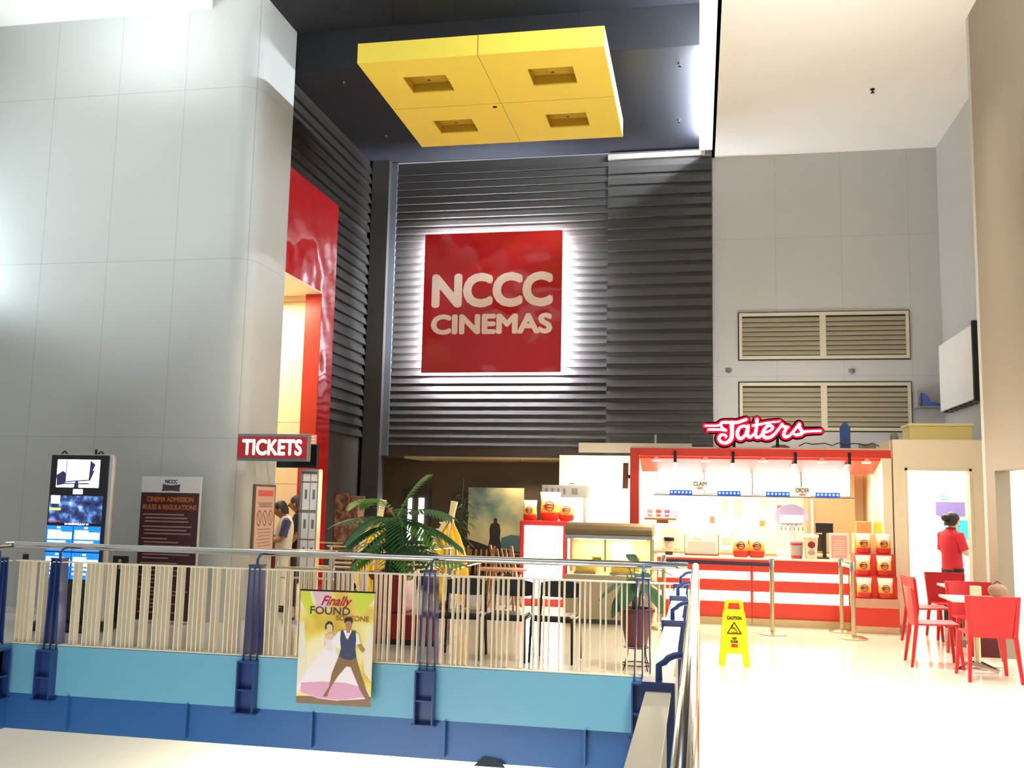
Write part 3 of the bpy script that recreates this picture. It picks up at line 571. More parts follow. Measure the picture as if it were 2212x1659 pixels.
SC = 1.6/(2010-163)
for nm, add_, y0, y1, mt_ in (('sign_backing', 112, .05, .09, mat('sign_maroon', '#7d1220', .4)), ('red_outline', 58, .02, .05, mat('sign_red_glow', '#e01030', .4, emit='#ff0a28', es=1.6)), ('white_script', -1, 0, .02, mat('sign_white_glow', '#ffffff', .4, emit='#fff6ee', es=4))):
    mb = MB()
    for pts, wd in K:
        P = []; W_ = []
        for i in range(len(pts)-1):          # soften the corners of each stroke
            p0, p1, p2, p3 = pts[max(i-1, 0)], pts[i], pts[i+1], pts[min(i+2, len(pts)-1)]
            for q in (0, .34, .67):
                P.append(tuple(.5*(2*p1[a]+(p2[a]-p0[a])*q+(2*p0[a]-5*p1[a]+4*p2[a]-p3[a])*q*q+(3*p1[a]-p0[a]-3*p2[a]+p3[a])*q**3) for a in (0, 1))); W_.append((wd[i]*(1-q)+wd[i+1]*q+add_)*SC)
        P.append(pts[-1]); W_.append((wd[-1]+add_)*SC)
        mb.stroke([tz(*p) for p in P], W_, y0, y1)
    mb.build(nm, mt_, t)
for x in (.5, 1.1): MB().box(x-.02, x+.02, .09, .12, 2.47, 2.70).build('sign_leg', 'blackm', t)

# menu light boxes
for i in range(4):
    x = -.62+.70*i
    t = thing('menu_board', 'lit white menu light box over the counter, '+['leftmost of four', 'second from the left', 'third from the left', 'rightmost of four'][i], 'menu board', (x+.345, 14.75, 1.80), 0, 'lit menu boards over the counter')
    MB().box(-.345, .345, 0, .06, 0, .40).build('case', mat('case_blue', '#34415f', .4), t); MB().box(-.335, .335, -.006, 0, .01, .385).build('lit_panel', 'led', t)
    s = thing('led_strip', 'blue strip of round white lamps under the lit menu boards, '+['leftmost', 'second from left', 'third from left', 'rightmost'][i], 'light', (x+.36, 14.70, 1.80), 0, 'blue lamp strips under the menus')
    MB().box(-.17, .17, -.02, .02, -.012, .058).build('strip_body', mat('strip_blue', '#0b4cc0', .6, emit='#0a50e8', es=.7), s, bevel=.008)
    for k in range(6): MB().disc(-.135+k*.054, .024, .012, -.026, -.02, 10).build('strip_lamp', 'led', s)
tag(MB().box(-.66, 2.2, 14.62, 14.85, 1.775, 1.79).build('menu_shelf', mat('shelf_dark', '#4a4f66', .4)), 'thin dark shelf running under the lit menu boards', 'shelf')
for i, (x, z, a, lab) in enumerate([(.02, 1.93, 'CLAIM', 'small white hanging sign reading CLAIM HERE before the left menu boards'), (1.47, 1.86, 'ORDER', 'small white hanging sign reading ORDER HERE before the right menu boards')]):
    t = thing('hanging_sign', lab, 'sign', (x, 14.50, z)); MB().box(-.11, .11, 0, .006, -.07, .07).build('sign_board', 'white', t)
    text('lettering', a, .07, mat('ink_grey', '#3a3636', .5), t, (0, -.001, .02), bold=.0025, depth=.0008, w=.19, h=.065); text('lettering', 'HERE', .04, mat('ink_red', '#c8322c', .5), t, (0, -.001, -.042), bold=.002, depth=.0008, w=.09, h=.036)
    for sx in (-.09, .09): MB().tube([(sx, .003, .07), (sx, .003, 2.14-z)], .0015, 4).build('hanging_wire', 'blackm', t)

# counter with glowing bands
CX0, CX1 = -.58, 2.02
for i, (a, b) in enumerate([(CX0, .72), (.725, CX1)]):
    t = thing('counter_unit', ['red counter unit with two glowing bands, left half nearer the food warmer', 'red counter unit with two glowing bands, right half nearer the bag rack'][i], 'counter', (a, 14.0, 0), 0, 'red counter with glowing bands'); L = b-a
    MB().box(0, L, .02, .55, .10, .90).build('body', 'redb', t); MB().box(0, L, 0, .02, .74, .90).build('top_panel', 'redb', t)
    MB().box(0, L, 0, .02, .47, .61).build('middle_panel', 'redb', t); MB().box(0, L, 0, .02, .13, .31).build('lower_panel', 'redb', t)
    MB().box(.02, L-.02, .004, .02, .62, .73).build('glowing_band', 'ledw', t); MB().box(.02, L-.02, .004, .02, .32, .46).build('glowing_band', 'ledw', t)
    MB().box(0, L, .01, .55, 0, .10).build('kick_plate', mat('kick_steel', '#c9b98e', .35, .5), t)
tag(MB().box(CX0-.02, CX1+.02, 13.97, 14.58, .90, .925).build('countertop', mat('countertop_cream', '#efe2cc', .3), bevel=.005), 'pale countertop running over the red counter', 'countertop')
tag(MB().box(-.8, 2.45, 15.9, 16.38, 0, .9).box(-.82, 2.47, 15.86, 16.38, .9, .93).build('back_counter', mat('back_counter', '#d8c6a6', .5)), 'cream work counter along the back wall inside the booth', 'counter')

def popcorn_bag(parent_name, label, group, scale=1):
    t = thing(parent_name, label, 'popcorn bag', (0, 0, 0), 0, group); s = scale
    bm_ = bandmat('popcorn_bag_print', [(0, '#c4221f'), (.26, '#d1301f'), (.32, '#efa63c'), (.60, '#f4cf7c'), (.74, '#f7ecd6'), (1, '#faf4e8')], 2, 0, .34)
    R_ = []
    for z, w_, d_ in [(0, .095, .05), (.03, .115, .062), (.12, .115, .064), (.22, .11, .055), (.29, .12, .03), (.33, .125, .010), (.34, .125, .006)]:
        R_.append([(w_*math.copysign(abs(math.cos(a))**.6, math.cos(a)), d_*math.copysign(abs(math.sin(a))**.8, math.sin(a)), z) for a in [2*PI*k/20 for k in range(20)]])
    MB().ring(R_).build('bag', bm_, t, smooth=True)
    lg = MB(); n = 20
    for k in range(n):
        a0, a1 = 2*PI*k/n, 2*PI*(k+1)/n
        lg.add([(r_*math.cos(a), -.072-(.0 if q else 0), .17+r_*math.sin(a)) for q in (0, 1) for r_, a in ((.060, a0), (.060, a1), (.049, a1), (.049, a0))], [(0, 1, 2, 3)])
    lg.prism([(-.078, .175), (-.02, .20), (.05, .19), (.055, .165), (.01, .155), (-.04, .15)], -.074, -.066); lg.build('emblem', mat('emblem_maroon', '#8c1f22', .4), t)
    MB().prism([(-.03, .168), (.0, .178), (.04, .176), (.042, .170), (.0, .168)], -.0755, -.0742).build('emblem_script', 'white', t)
    t.scale = (s, s, s); return t
b0 = popcorn_bag('popcorn_bag', 'large popcorn bag on the counter, left one of the pair', 'popcorn bags on the counter', .95); b0.location = (.58, 14.12, .925)
dup(b0, (.80, 14.12, .925), 0, 'large popcorn bag on the counter, right one of the pair')
# stepped rack of bags
t = thing('bag_rack', 'stepped red display rack full of popcorn bags at the right end of the counter', 'rack', (2.04, 13.72, 0))
MB().box(0, .56, 0, .55, 0, .09).build('kick_plate', 'kick_steel' if 0 else M['brass'], t); MB().box(0, .56, 0, .55, .09, .45).build('base', 'redb', t); MB().box(-.005, .565, -.006, 0, .33, .45).build('base_band', mat('band_taupe', '#c99d86', .4), t)
MB().box(.02, .56, .10, .55, .45, .74).build('step', 'redb', t); MB().box(.04, .56, .22, .55, .74, 1.03).build('step', 'redb', t); MB().box(.06, .56, .34, .55, 1.03, 1.30).build('step', mat('step_cream', '#e6c79a', .4), t)
for i, (x, y, z) in enumerate([(.13, .05, .45), (.40, .05, .45), (.14, .16, .74), (.41, .16, .74), (.17, .28, 1.03), (.43, .28, 1.03)]):
    dup(b0, (2.04+x, 13.72+y+.005, z), 0, 'popcorn bag on the stepped rack, '+['bottom step left', 'bottom step right', 'middle step left', 'middle step right', 'top step left', 'top step right'][i], 'popcorn bags on the stepped rack').scale = (.80, .72, .80)
for i, (x, z, c) in enumerate([(.20, 1.30, '#d99a5c'), (.44, 1.30, '#eccb55')]):
    tag(MB().box(-.10, .10, -.06, .06, 0, .16).build('snack_carton', mat('carton%s' % 'ab'[i], c, .5), loc=(2.04+x, 14.18, z), bevel=.006), ['orange carton on top of the stepped rack', 'yellow carton on top of the stepped rack'][i], 'carton')

# things on the counter
def cup(name, label, loc, h, r0_, r1_, body, lidc, sleeve=None):
    t = thing(name, label, 'cup', loc); MB().lathe([(r0_, 0), (r1_, h*.9)], n=20).build('cup_body', body, t, smooth=True)
    MB().lathe([(r1_*1.08, h*.88), (r1_*1.08, h*.93), (r1_*.9, h), (r1_*.2, h)], n=20).build('lid', lidc, t, smooth=True)
    if sleeve: MB().lathe([(r0_*1.12, h*.2), (r1_*1.04, h*.78)], n=20).build('sleeve', sleeve, t, smooth=True)
    return t
cup('coffee_cup', 'black coffee cup with a pale sleeve at the left end of the counter', (-.42, 14.15, .925), .25, .055, .075, 'black', 'black', mat('sleeve_beige', '#cfc5b2', .6))
cup('drink_cup', 'red drink cup with a grey label on the counter, left of the white tub', (1.34, 14.15, .925), .24, .075, .085, mat('cup_red', '#b8343c', .4), mat('cup_red_lid', '#d8606a', .4), mat('label_grey', '#a79c98', .5))
t = thing('popcorn_tub', 'white popcorn tub with a printed emblem on the counter', 'tub', (1.53, 14.12, .925)); MB().lathe([(.075, 0), (.10, .30), (.105, .305)], n=24).build('tub', mat('tub_cream', '#f0dfc0', .5), t, smooth=True); MB().lathe([(.108, .30), (.108, .335), (.02, .35)], n=24).build('lid', 'white', t, smooth=True)
MB().disc(0, .20, .05, -.102, -.090, rz=.045).build('emblem', mat('emblem_maroon', '#8c1f22', .4), t); MB().disc(0, .09, .05, -.095, -.075, rz=.03).build('label', mat('label_grey', '#a79c98', .5), t)
t = thing('cash_display', 'black customer display on a stand behind the counter items', 'monitor', (1.74, 14.35, .925)); MB().box(-.11, .11, -.09, .09, 0, .02).build('base', 'black', t); MB().box(-.025, .025, -.02, .02, .02, .42).build('pole', 'black', t)
MB().box(-.12, .12, -.045, -.01, .36, .50).build('screen', 'black', t, bevel=.01); MB().box(-.26, -.02, .03, .09, .10, .34).build('till', mat('till_brown', '#3d2e26', .5), t)
t = thing('menu_card', 'pink menu card in a white stand at the right end of the counter', 'menu card', (1.90, 14.06, .925)); MB().box(-.13, .13, 0, .012, 0, .37).build('card_holder', 'white', t); MB().box(-.105, .105, -.002, 0, .03, .34).build('card', mat('card_pink', '#e0a596', .5), t)
for k in range(7): MB().box(-.07, .07, -.003, -.002, .08+k*.03, .09+k*.03).build('printed_line', mat('print_cream', '#f3d9c8', .5), t)
# soda tower
t = thing('soda_dispenser', 'white and violet soda tower with six taps behind the counter', 'drink dispenser', (1.33, 14.75, .90)); MB().box(-.2, .2, -.14, .14, 0, .12).build('drip_tray', mat('tower_white', '#eef0f8', .2), t, bevel=.01); MB().box(-.055, .055, -.05, .05, .12, .45).build('column', 'tower_white' if 0 else M['tower_white'] if 'tower_white' in M else MATS['tower_white'], t, bevel=.02)
MB().prism([(.24*math.cos(a), .58+.20*math.sin(a)) if a < PI+.01 else (.24*math.cos(a), .58+.12*math.sin(a)) for a in [2*PI*k/28 for k in range(28)]], -.06, .06).build('head', mat('head_violet', '#b9b4ea', .3), t, bevel=.01)
MB().box(-.17, .17, -.075, -.058, .50, .62).build('head_panel', MATS['tower_white'], t, bevel=.008)
for k in range(6):
    x = -.15+k*.06; MB().tube([(x, -.07, .50), (x, -.11, .47), (x, -.11, .40)], .012, 8).build('tap', 'chrome', t, smooth=True)
# bottled water carboy / machines / dispensers on the back counter
for i, (x, h, w_, c, lab) in enumerate([(-.02, .48, .20, '#f3efe2', 'tall white machine on the back counter, leftmost'), (.42, .50, .17, '#f6f2e6', 'tall white machine on the back counter, second from left'), (.72, .54, .17, '#f2e9d6', 'white dispenser with a brown base on the back counter'), (-.45, .36, .30, '#e0cdae', 'beige cabinet oven on the back counter, far left')]):
    t = thing('kitchen_machine', lab, 'machine', (x, 15.98, .93)); MB().box(-w_/2, w_/2, -.14, .14, .0, h).build('body', mat('machine%s' % 'abcd'[i], c, .4), t, bevel=.02)
    MB().box(-w_*.35, w_*.35, -.15, -.14, h*.2, h*.42).build('front_panel', mat('machine_panel', '#7a5238' if i == 2 else '#b7a98f', .4) if i != 2 else mat('machine_brown', '#7a4a2c', .4), t)
t = thing('pastry_case', 'clear display box with a dark rim on the counter, between the cup and the bags', 'display case', (.04, 14.3, .925)); MB().box(-.24, .24, -.12, .12, 0, .02).build('base', mat('base_rust', '#8c4a1e', .5), t); MB().box(-.23, .23, -.11, .11, .02, .30).build('glass_box', 'glass', t)
for x in (-.235, .235): MB().box(x-.006, x+.006, -.12, -.105, .02, .30).build('corner_post', 'steel', t)
MB().box(-.2, .2, -.09, .09, .02, .20).build('stacked_wrappers', 'white', t)
# wall shelf with four small cartons
t = thing('wall_shelf', 'small wooden shelf on the left wall of the booth', 'shelf', (-.62, 15.2, 1.40)); MB().box(-.20, .28, -.12, .12, 0, .03).build('board', 'wood', t); MB().box(-.02, .16, -.02, .02, -.05, 0).build('shelf_bracket', 'wood', t); MB().box(.12, .15, .1, 1.2, -.04, 0).build('support_rail', 'steel', t)
for k, c in enumerate(('#c77f8c', '#c9503e', '#c8508a', '#a8a4c4')):
    t = thing('small_carton', 'small printed carton on the wooden shelf, '+['leftmost, pale pink', 'second, red', 'third, magenta', 'rightmost, lilac'][k], 'carton', (-.74+.13*k, 15.2, 1.43), 0, 'small cartons on the wooden shelf')
    MB().box(-.045, .045, -.03, .03, 0, .13).build('carton', 'white', t); MB().box(-.042, .042, -.032, -.03, .075, .125).build('printed_top', mat('carton_print%d' % k if 0 else 'carton_print_'+'abcd'[k], c, .5), t); MB().box(-.035, .035, -.032, -.03, .02, .055).build('printed_label', MATS['carton_print_'+'abcd'[k]], t)
# notices on the booth back wall
for i, (x, z, w_, h, c) in enumerate([(.42, 1.62, .14, .26, '#e8c0a0'), (.64, 1.60, .16, .32, '#e6bfa0'), (1.05, 1.70, .14, .16, '#e9c8a6'), (1.30, 1.62, .10, .10, '#8c5b34'), (1.48, 1.62, .10, .10, '#8c5b34'), (1.30, 1.40, .10, .09, '#c9a45c'), (1.48, 1.40, .10, .09, '#a5673c'), (.22, 1.40, .09, .13, '#cf6a48'), (1.02, 1.36, .10, .12, '#b98048')]):
    t = thing('wall_notice', 'notice on the cream booth back wall, '+['tall pink one, far left', 'tall pink one beside it', 'pale square above the middle', 'brown menu picture, upper left of four', 'brown menu picture, upper right of four', 'menu picture, lower left of four', 'menu picture, lower right of four', 'red picture low at left', 'orange pentagon-like picture low in the middle'][i], 'notice', (x, 16.4, z), 0, 'notices on the booth back wall')
    MB().box(-w_/2, w_/2, -.004, 0, -h/2, h/2).build('sheet', 'paper', t); MB().box(-w_*.42, w_*.42, -.006, -.004, -h*.42, h*.42).build('print', mat('notice_'+c[1:], c, .6), t)
t = thing('upright_fridge', 'steel upright fridge door inside the booth on the right', 'fridge', (1.95, 16.1, 0)); MB().box(-.28, .45, -.2, .25, .94, 2.2).build('body', mat('fridge_taupe', '#b59878', .35, .4), t, bevel=.01); MB().tube([(-.2, -.23, 1.2), (-.2, -.23, 1.75)], .02, 8).build('handle', mat('handle_cream', '#e9d9b4', .4), t)

# ------------------------------------------------------------------ food warmer, light box, popcorn machine
t = thing('food_warmer', 'stainless food warmer cabinet with glass front and rounded beige hood', 'food warmer', (-1.22, 13.72, 0))
MB().box(-.60, .60, -.30, .32, .06, .66).build('cabinet', mat('warmer_beige', '#b9ab8c', .4, .15), t, bevel=.01); MB().box(-.58, .58, -.28, .3, 0, .06).build('plinth', mat('plinth_grey', '#55504a', .5), t)
P = [(-.30, 1.20), (-.30, 1.27), (-.24, 1.33), (-.12, 1.36), (.32, 1.36), (.32, 1.20)]; MB().prismx([(y, z+.0) for y, z in P], -.61, .60).build('hood', mat('hood_khaki', '#7f6c46', .5), t, bevel=.015); MB().box(-.60, .60, -.31, .30, 1.15, 1.20).build('hood_rim', 'steel', t)
for x in (-.59, .57): MB().box(x, x+.02, -.28, -.26, .66, 1.15).box(x, x+.02, .28, .30, .66, 1.15).build('upright', 'steel', t)
MB().box(-.58, .58, -.285, -.28, .68, 1.14).build('glass_front', 'glass', t); MB().box(-.57, .57, .26, .28, .66, 1.15).build('back_panel', mat('warm_back', '#efd9a4', .5), t); MB().box(-.5, .5, -.05, .05, 1.13, 1.148).build('heat_lamp', 'ledw', t)
area('warmer_lamp', (-1.22, 13.72, 1.12), .9, 9, (1, .85, .5), sy=.2)
for x, w_ in ((-.33, .30), (.22, .42)):
    q = MB(); rnd = random.Random(3)
    q.box(x-w_/2, x+w_/2, -.22, .2, .66, .69); q.build('tray', 'steel', t)
    q = MB(); q.ring([[(x+w_/2*a*cx_, .0+.19*a*cy_, z) for cx_, cy_ in ((-1, -1), (0, -1.05), (1, -1), (1.05, 0), (1, 1), (0, 1.05), (-1, 1), (-1.05, 0))] for a, z in ((.95, .69), (.9, .76), (.5, .81), (.1, .82))]); q.build('snack_heap', mat('snack_yellow', '#dcb43e', .7, bump=1, nscale=30, noise=.3), t, smooth=True)
MB().box(-.08, -.05, -.1, .1, .69, 1.14).build('divider', 'steel', t); MB().box(.0, .30, .2, .21, .82, 1.1).build('inner_door', 'white', t)
for i, (x, z, w_) in enumerate([(-.16, .86, .13), (.35, .86, .15)]):
    l = MB().box(x-w_/2, x+w_/2, -.289, -.286, z-.045, z+.045).build('caution_label', mat('label_yellow', '#ecd80f', .5), t)
    text('lettering', 'CAUTION', .03, 'blackm', l, (x, -.290, z+.014), bold=.0012, depth=.0004, w=w_*.86, h=.03); text('lettering', 'HOT SURFACE', .02, 'blackm', l, (x, -.290, z-.024), bold=.0006, depth=.0004, w=w_*.8, h=.016)
t = thing('light_box_stand', 'red stand with a bright white light box front, left of the food warmer', 'display stand', (-2.43, 15.35, 0))
MB().box(-.39, .39, 0, .5, 0, 1.34).build('body', mat('stand_red', '#b52a28', .4), t, bevel=.02); MB().box(-.31, .31, -.012, 0, .12, 1.26).build('lit_panel', mat('bright_panel', '#ffffff', .4, emit='#fffdf6', es=9), t, bevel=.03)
for i, (x, s_) in enumerate([(-2.68, .95), (-2.36, 1.35), (-2.10, 1.05)]):
    b = dup(b0, (x, 15.5+.05*i, 1.34), .1*(i-1), 'popcorn bag standing on the red light box stand, '+['leftmost and small', 'largest in the middle', 'right one before the popcorn machine'][i], 'popcorn bags on the light box stand'); b.scale = (s_, s_, s_)
t = thing('popcorn_machine', 'grey popcorn machine with a printed top band behind the light box', 'popcorn machine', (-2.20, 16.05, 0))
MB().box(-.36, .38, -.15, .25, 0, 1.15).build('base_cabinet', mat('machine_grey', '#868280', .4), t); MB().box(-.36, .38, -.15, .25, 1.72, 1.92).build('top_band', mat('machine_band', '#6a6869', .4), t, bevel=.005)
for x in (-.36, .33): MB().box(x, x+.05, -.15, -.1, 1.15, 1.72).build('upright', MATS['machine_grey'], t)
MB().box(-.31, .33, .2, .25, 1.15, 1.72).build('lit_back', 'ledw', t); MB().box(-.31, .33, -.14, -.13, 1.15, 1.72).build('glass', 'glass', t); MB().tube([(.08, 0, 1.92), (.08, 0, 1.95), (.16, 0, 1.95), (.16, 0, 1.92)], .008, 6).build('handle', 'blackm', t)
for k, x in enumerate((-.30, -.20, -.10, 0, .14)): MB().box(x, x+(.04 if k < 4 else .10), -.153, -.15, 1.77, 1.87).build('printed_mark', mat('mark_grey', '#454345', .5), t)
t = thing('wall_speaker', 'thin dark panel tilted on the cream wall at the booth post', 'speaker', (-1.06, 14.3, 1.86)); MB().prismx([(0, 0), (.06, 0), (.16, .36), (.10, .38)], -.04, .04).build('case', mat('case_brown', '#5b4630', .5), t); MB().box(.0, .09, .05, .1, .15, .2).build('wall_bracket', 'blackm', t)

# ------------------------------------------------------------------ queue posts and wet floor sign
def post(loc, label):
    t = thing('belt_post', label, 'queue post', loc, 0, 'steel belt posts before the counter'); MB().lathe([(.17, 0), (.17, .015), (.12, .035), (.03, .045)], n=28).build('base', 'brass', t, smooth=True); MB().lathe([(.030, .04), (.030, .86)], n=20).build('pole', 'brass', t, smooth=True); MB().lathe([(.036, .84), (.036, .96), (.03, .97)], n=20).build('belt_head', 'steel', t, smooth=True); return t
p = post((.93, 13.12, 0), 'steel belt post standing alone at the middle of the red counter'); post((1.87, 13.72, 0), 'steel belt post close to the counter end, farther of the pair'); post((1.92, 13.05, 0), 'steel belt post before the bag rack, nearer of the pair')
tag(MB().bar((-.42, 13.2, .895), (.893, 13.12, .89), .004, .05).build('queue_belt', mat('belt_navy', '#34304a', .6)), 'dark belt stretched from the middle post to the left before the counter', 'belt')
tag(MB().bar((1.875, 13.68, .9), (1.915, 13.09, .9), .004, .05).build('queue_belt', mat('belt_grey', '#c9bda8', .6)), 'short pale belt between the pair of posts', 'belt')
post((-.46, 13.2, 0), 'steel belt post by the food warmer at the left end of the dark belt')
t = thing('wet_floor_sign', 'yellow folding caution wet floor sign standing on the glossy floor', 'sign', (.36, 10.58, 0)); H_ = .66
for i, sg in enumerate((1, -1)):
    q = MB(); Y0 = lambda z: -sg*(.13-.12*z/H_)
    out = [(-.155, 0), (-.095, 0), (-.085, .10), (-.07, .125), (.07, .125), (.085, .10), (.095, 0), (.155, 0), (.115, .52), (.10, .56), (.095, H_-.02), (.08, H_), (-.08, H_), (-.095, H_-.02), (-.10, .56), (-.115, .52)]
    hole = None
    # panel with the carrying slot cut out
    for P in ([(-.155, 0), (-.095, 0), (-.085, .10), (-.07, .125), (-.07, .55), (-.10, .56), (-.115, .52)], [(.155, 0), (.115, .52), (.10, .56), (.07, .55), (.07, .125), (.085, .10), (.095, 0)], [(-.07, .125), (.07, .125), (.07, .56), (-.07, .56)],
              [(-.10, .56), (-.065, .56), (-.055, .625), (-.055, .64), (-.08, H_), (-.095, H_-.02)], [(.10, .56), (.095, H_-.02), (.08, H_), (.055, .64), (.055, .625), (.065, .56)], [(-.055, .63), (.055, .63), (.08, H_), (-.08, H_)]):
        n = len(P); q.add([(x, Y0(z)+d, z) for d in (-.007, .007) for x, z in P], [tuple(range(n)), tuple(range(2*n-1, n-1, -1))]+[(k, (k+1) % n, (k+1) % n+n, k+n) for k in range(n)])
    pn = q.build('front_panel' if i == 0 else 'rear_panel', 'plastic', t)
    if i == 0:
        tl = math.atan2(.12, H_); rot = (PI/2-tl, 0, 0)
        def yy(z): return Y0(z)-.009
        text('lettering', 'CAUTION', .05, 'blackm', pn, (0, yy(.48), .48), rot=rot, bold=.0022, depth=.0008, w=.15, h=.036)
        text('lettering', 'WET', .03, 'blackm', pn, (0, yy(.275), .275), rot=rot, bold=.0016, depth=.0008, w=.05, h=.024); text('lettering', 'FLOOR', .03, 'blackm', pn, (0, yy(.245), .245), rot=rot, bold=.0016, depth=.0008, w=.075, h=.024)
        g_ = MB(); zc = .375
        tri = [(-.07, .325), (.07, .325), (0, .435), (-.07, .325)]
        g_.stroke(tri, .009, -.0006, .0006); g_.stroke([(-.02, .395), (-.005, .375), (.015, .36), (.03, .345)], .007, -.0006, .0006); g_.stroke([(-.03, .375), (-.005, .378), (.02, .385)], .005, -.0006, .0006); g_.stroke([(-.03, .34), (.035, .335)], .005, -.0006, .0006); g_.disc(-.022, .405, .007, -.0006, .0006, 10)
        g_.v = [(x, yy(z)+y, z) for x, y, z in g_.v]; g_.build('warning_symbol', 'blackm', pn)
        MB().add([(x, yy(z)+d, z) for d in (-.001, .001) for x, z in ((-.032, .19), (.032, .19), (.032, .222), (-.032, .222))], [(0, 1, 2, 3), (7, 6, 5, 4)]).build('red_label', mat('label_red', '#c2381f', .5), pn)
MB().tube([(-.08, 0, H_-.01), (.08, 0, H_-.01)], .009, 8).build('hinge', 'plastic', t)
# ------------------------------------------------------------------ ticket corner
t = thing('tickets_sign', 'red TICKETS box sign with grey edges fixed to the rounded wall corner', 'sign', (-5.41, 11.70, 2.27), .0)
MB().box(-.47, -.43, .06, .50, -.05, .05).box(-.58, -.43, .46, .50, -.05, .05).build('wall_bracket', 'steel', t)
MB().box(-.485, .485, -.06, .06, -.175, .175).build('box', mat('sign_grey', '#77777a', .4), t, bevel=.008); MB().box(-.478, .478, -.066, -.06, -.135, .135).build('red_face', mat('ticket_red', '#a81d26', .35, emit='#a81d26', es=.15), t)
text('lettering', 'TICKETS', .3, mat('ticket_white', '#f4ece8', .4, emit='#fff4f0', es=.35), t, (0, -.067, 0), bold=.013, depth=.001, w=.83, h=.215)
t = thing('wall_screen', 'black flat screen hung behind the tickets sign', 'screen', (-5.47, 12.6, 2.04)); MB().box(-.30, .30, -.03, .03, 0, .33).build('housing', 'black', t, bevel=.008); MB().box(-.285, .285, -.033, -.03, .02, .31).build('screen', mat('dead_screen', '#0b0b0d', .15), t); MB().box(-.48, -.30, -.01, .01, .14, .18).build('wall_arm', 'blackm', t)
t = thing('exit_notice', 'small pink notice stuck on the red portal beside the tickets sign', 'notice', (-6.07, 14.53, 2.47)); MB().box(-.07, .07, 0, .006, 0, .16).build('sheet', mat('notice_pink', '#e59a92', .5), t)
for k in range(3): MB().box(-.055, .05, -.002, 0, .03+k*.045, .045+k*.045).build('printed_line', 'white', t)
# notice on the side of the grey column
t = thing('prohibition_board', 'framed prohibition notice on the side of the grey column', 'notice', (-5.95, 12.60, .84))
MB().box(0, .03, -.33, .33, 0, .96).build('frame', mat('frame_brown', '#6d5844', .4), t); MB().box(.03, .034, -.295, .295, .03, .93).build('sheet', mat('sheet_pink', '#d9b5a6', .4), t)
MB().box(.034, .036, -.23, .23, .80, .88).build('red_heading', mat('heading_red', '#dd5b52', .5), t)
for k in range(9): MB().box(.034, .036, -.22+.02*(k % 3), .22-.03*(k % 2), .70-k*.025 if k < 3 else .34-(k-3)*.045, .712-k*.025 if k < 3 else .35-(k-3)*.045).build('printed_line', mat('print_brown', '#8e6a5c', .5), t)
for y in (-.18, 0, .18):
    q = MB(); n = 18
    for k in range(n):
        a0, a1 = 2*PI*k/n, 2*PI*(k+1)/n; q.add([(.036, y+r_*.075*math.cos(a), .50+r_*.11*math.sin(a)) for r_, a in ((1, a0), (1, a1), (.8, a1), (.8, a0))], [(0, 1, 2, 3)])
    q.add([(.0365, y-.05, .56), (.0365, y-.035, .57), (.0365, y+.05, .44), (.0365, y+.035, .43)], [(0, 1, 2, 3)]); q.build('prohibition_symbol', MATS['print_brown'], t)
# tall schedule frame
t = thing('schedule_frame', 'tall chrome-edged notice frame with white timetable sheets before the red portal', 'notice board', (-5.09, 12.2, .05), -.25)
for x in (-.15, .13): MB().box(x, x+.025, -.04, .04, 0, 1.95).build('edge_rail', 'steel', t)
MB().box(-.15, .155, -.03, .03, 1.93, 1.96).build('top_rail', 'steel', t); MB().box(-.22, .22, -.2, .2, -.05, 0).build('foot', 'steel', t)
MB().box(-.125, .13, -.01, .01, .45, 1.93).build('back_panel', mat('frame_back', '#8c8073', .5), t)
for x in (-.062, .066):
    for z, h in ((1.80, .10), (1.42, .36), (1.04, .34), (.66, .36)):
        MB().box(x-.057, x+.057, -.014, -.01, z, z+h).build('sheet', 'paper', t)
        if h > .2: MB().box(x-.02, x+.02, -.016, -.014, z+h*.4, z+h*.75).build('printed_picture', mat('picture_grey', '#7b7880', .5), t)
t = thing('ticket_counter', 'dark red ticket counter inside the lit booth, mostly behind the column', 'counter', (-6.85, 13.75, 0)); MB().box(-.25, .25, -.7, 1.1, 0, 1.0).build('body', mat('counter_maroon', '#6b1c1c', .4), t); MB().box(-.28, .28, -.72, 1.12, 1.0, 1.04).build('top', 'steel', t); MB().box(-.1, .12, -.1, .1, 1.04, 1.38).build('ticket_monitor', 'black', t, bevel=.01)

# ------------------------------------------------------------------ left wall displays
t = thing('display_kiosk', 'tall digital display kiosk showing blue movie schedules against the grey wall', 'display', (-7.42, 10.62, 0))
HH = 2.11
MB().box(-.42, .42, 0, .10, .10, HH).build('housing', mat('kiosk_silver', '#c6c6c6', .3, .5), t, bevel=.035); MB().box(-.41, .375, -.012, 0, .12, HH-.015).build('black_bezel', 'black', t, bevel=.01); MB().box(-.45, .45, -.22, .28, 0, .10).build('foot', 'black', t, bevel=.02)
def lit(col, es, nm): return mat(nm, col, .3, emit=col, es=es)
SC_ = -.014
def panel(nm, x0, x1, z0, z1, m_, y=SC_, par=None): return MB().box(x0, x1, y-.001, y, z0, z1).build(nm, m_, par or t)
panel('upper_screen', -.32, .26, 1.70, 2.04, lit('#f4f0ff', 2.2, 'screen_white'))
sp = panel('screen_picture', -.20, .13, 1.74, 1.755, lit('#2b2a55', .5, 'screen_navy'), SC_-.001)
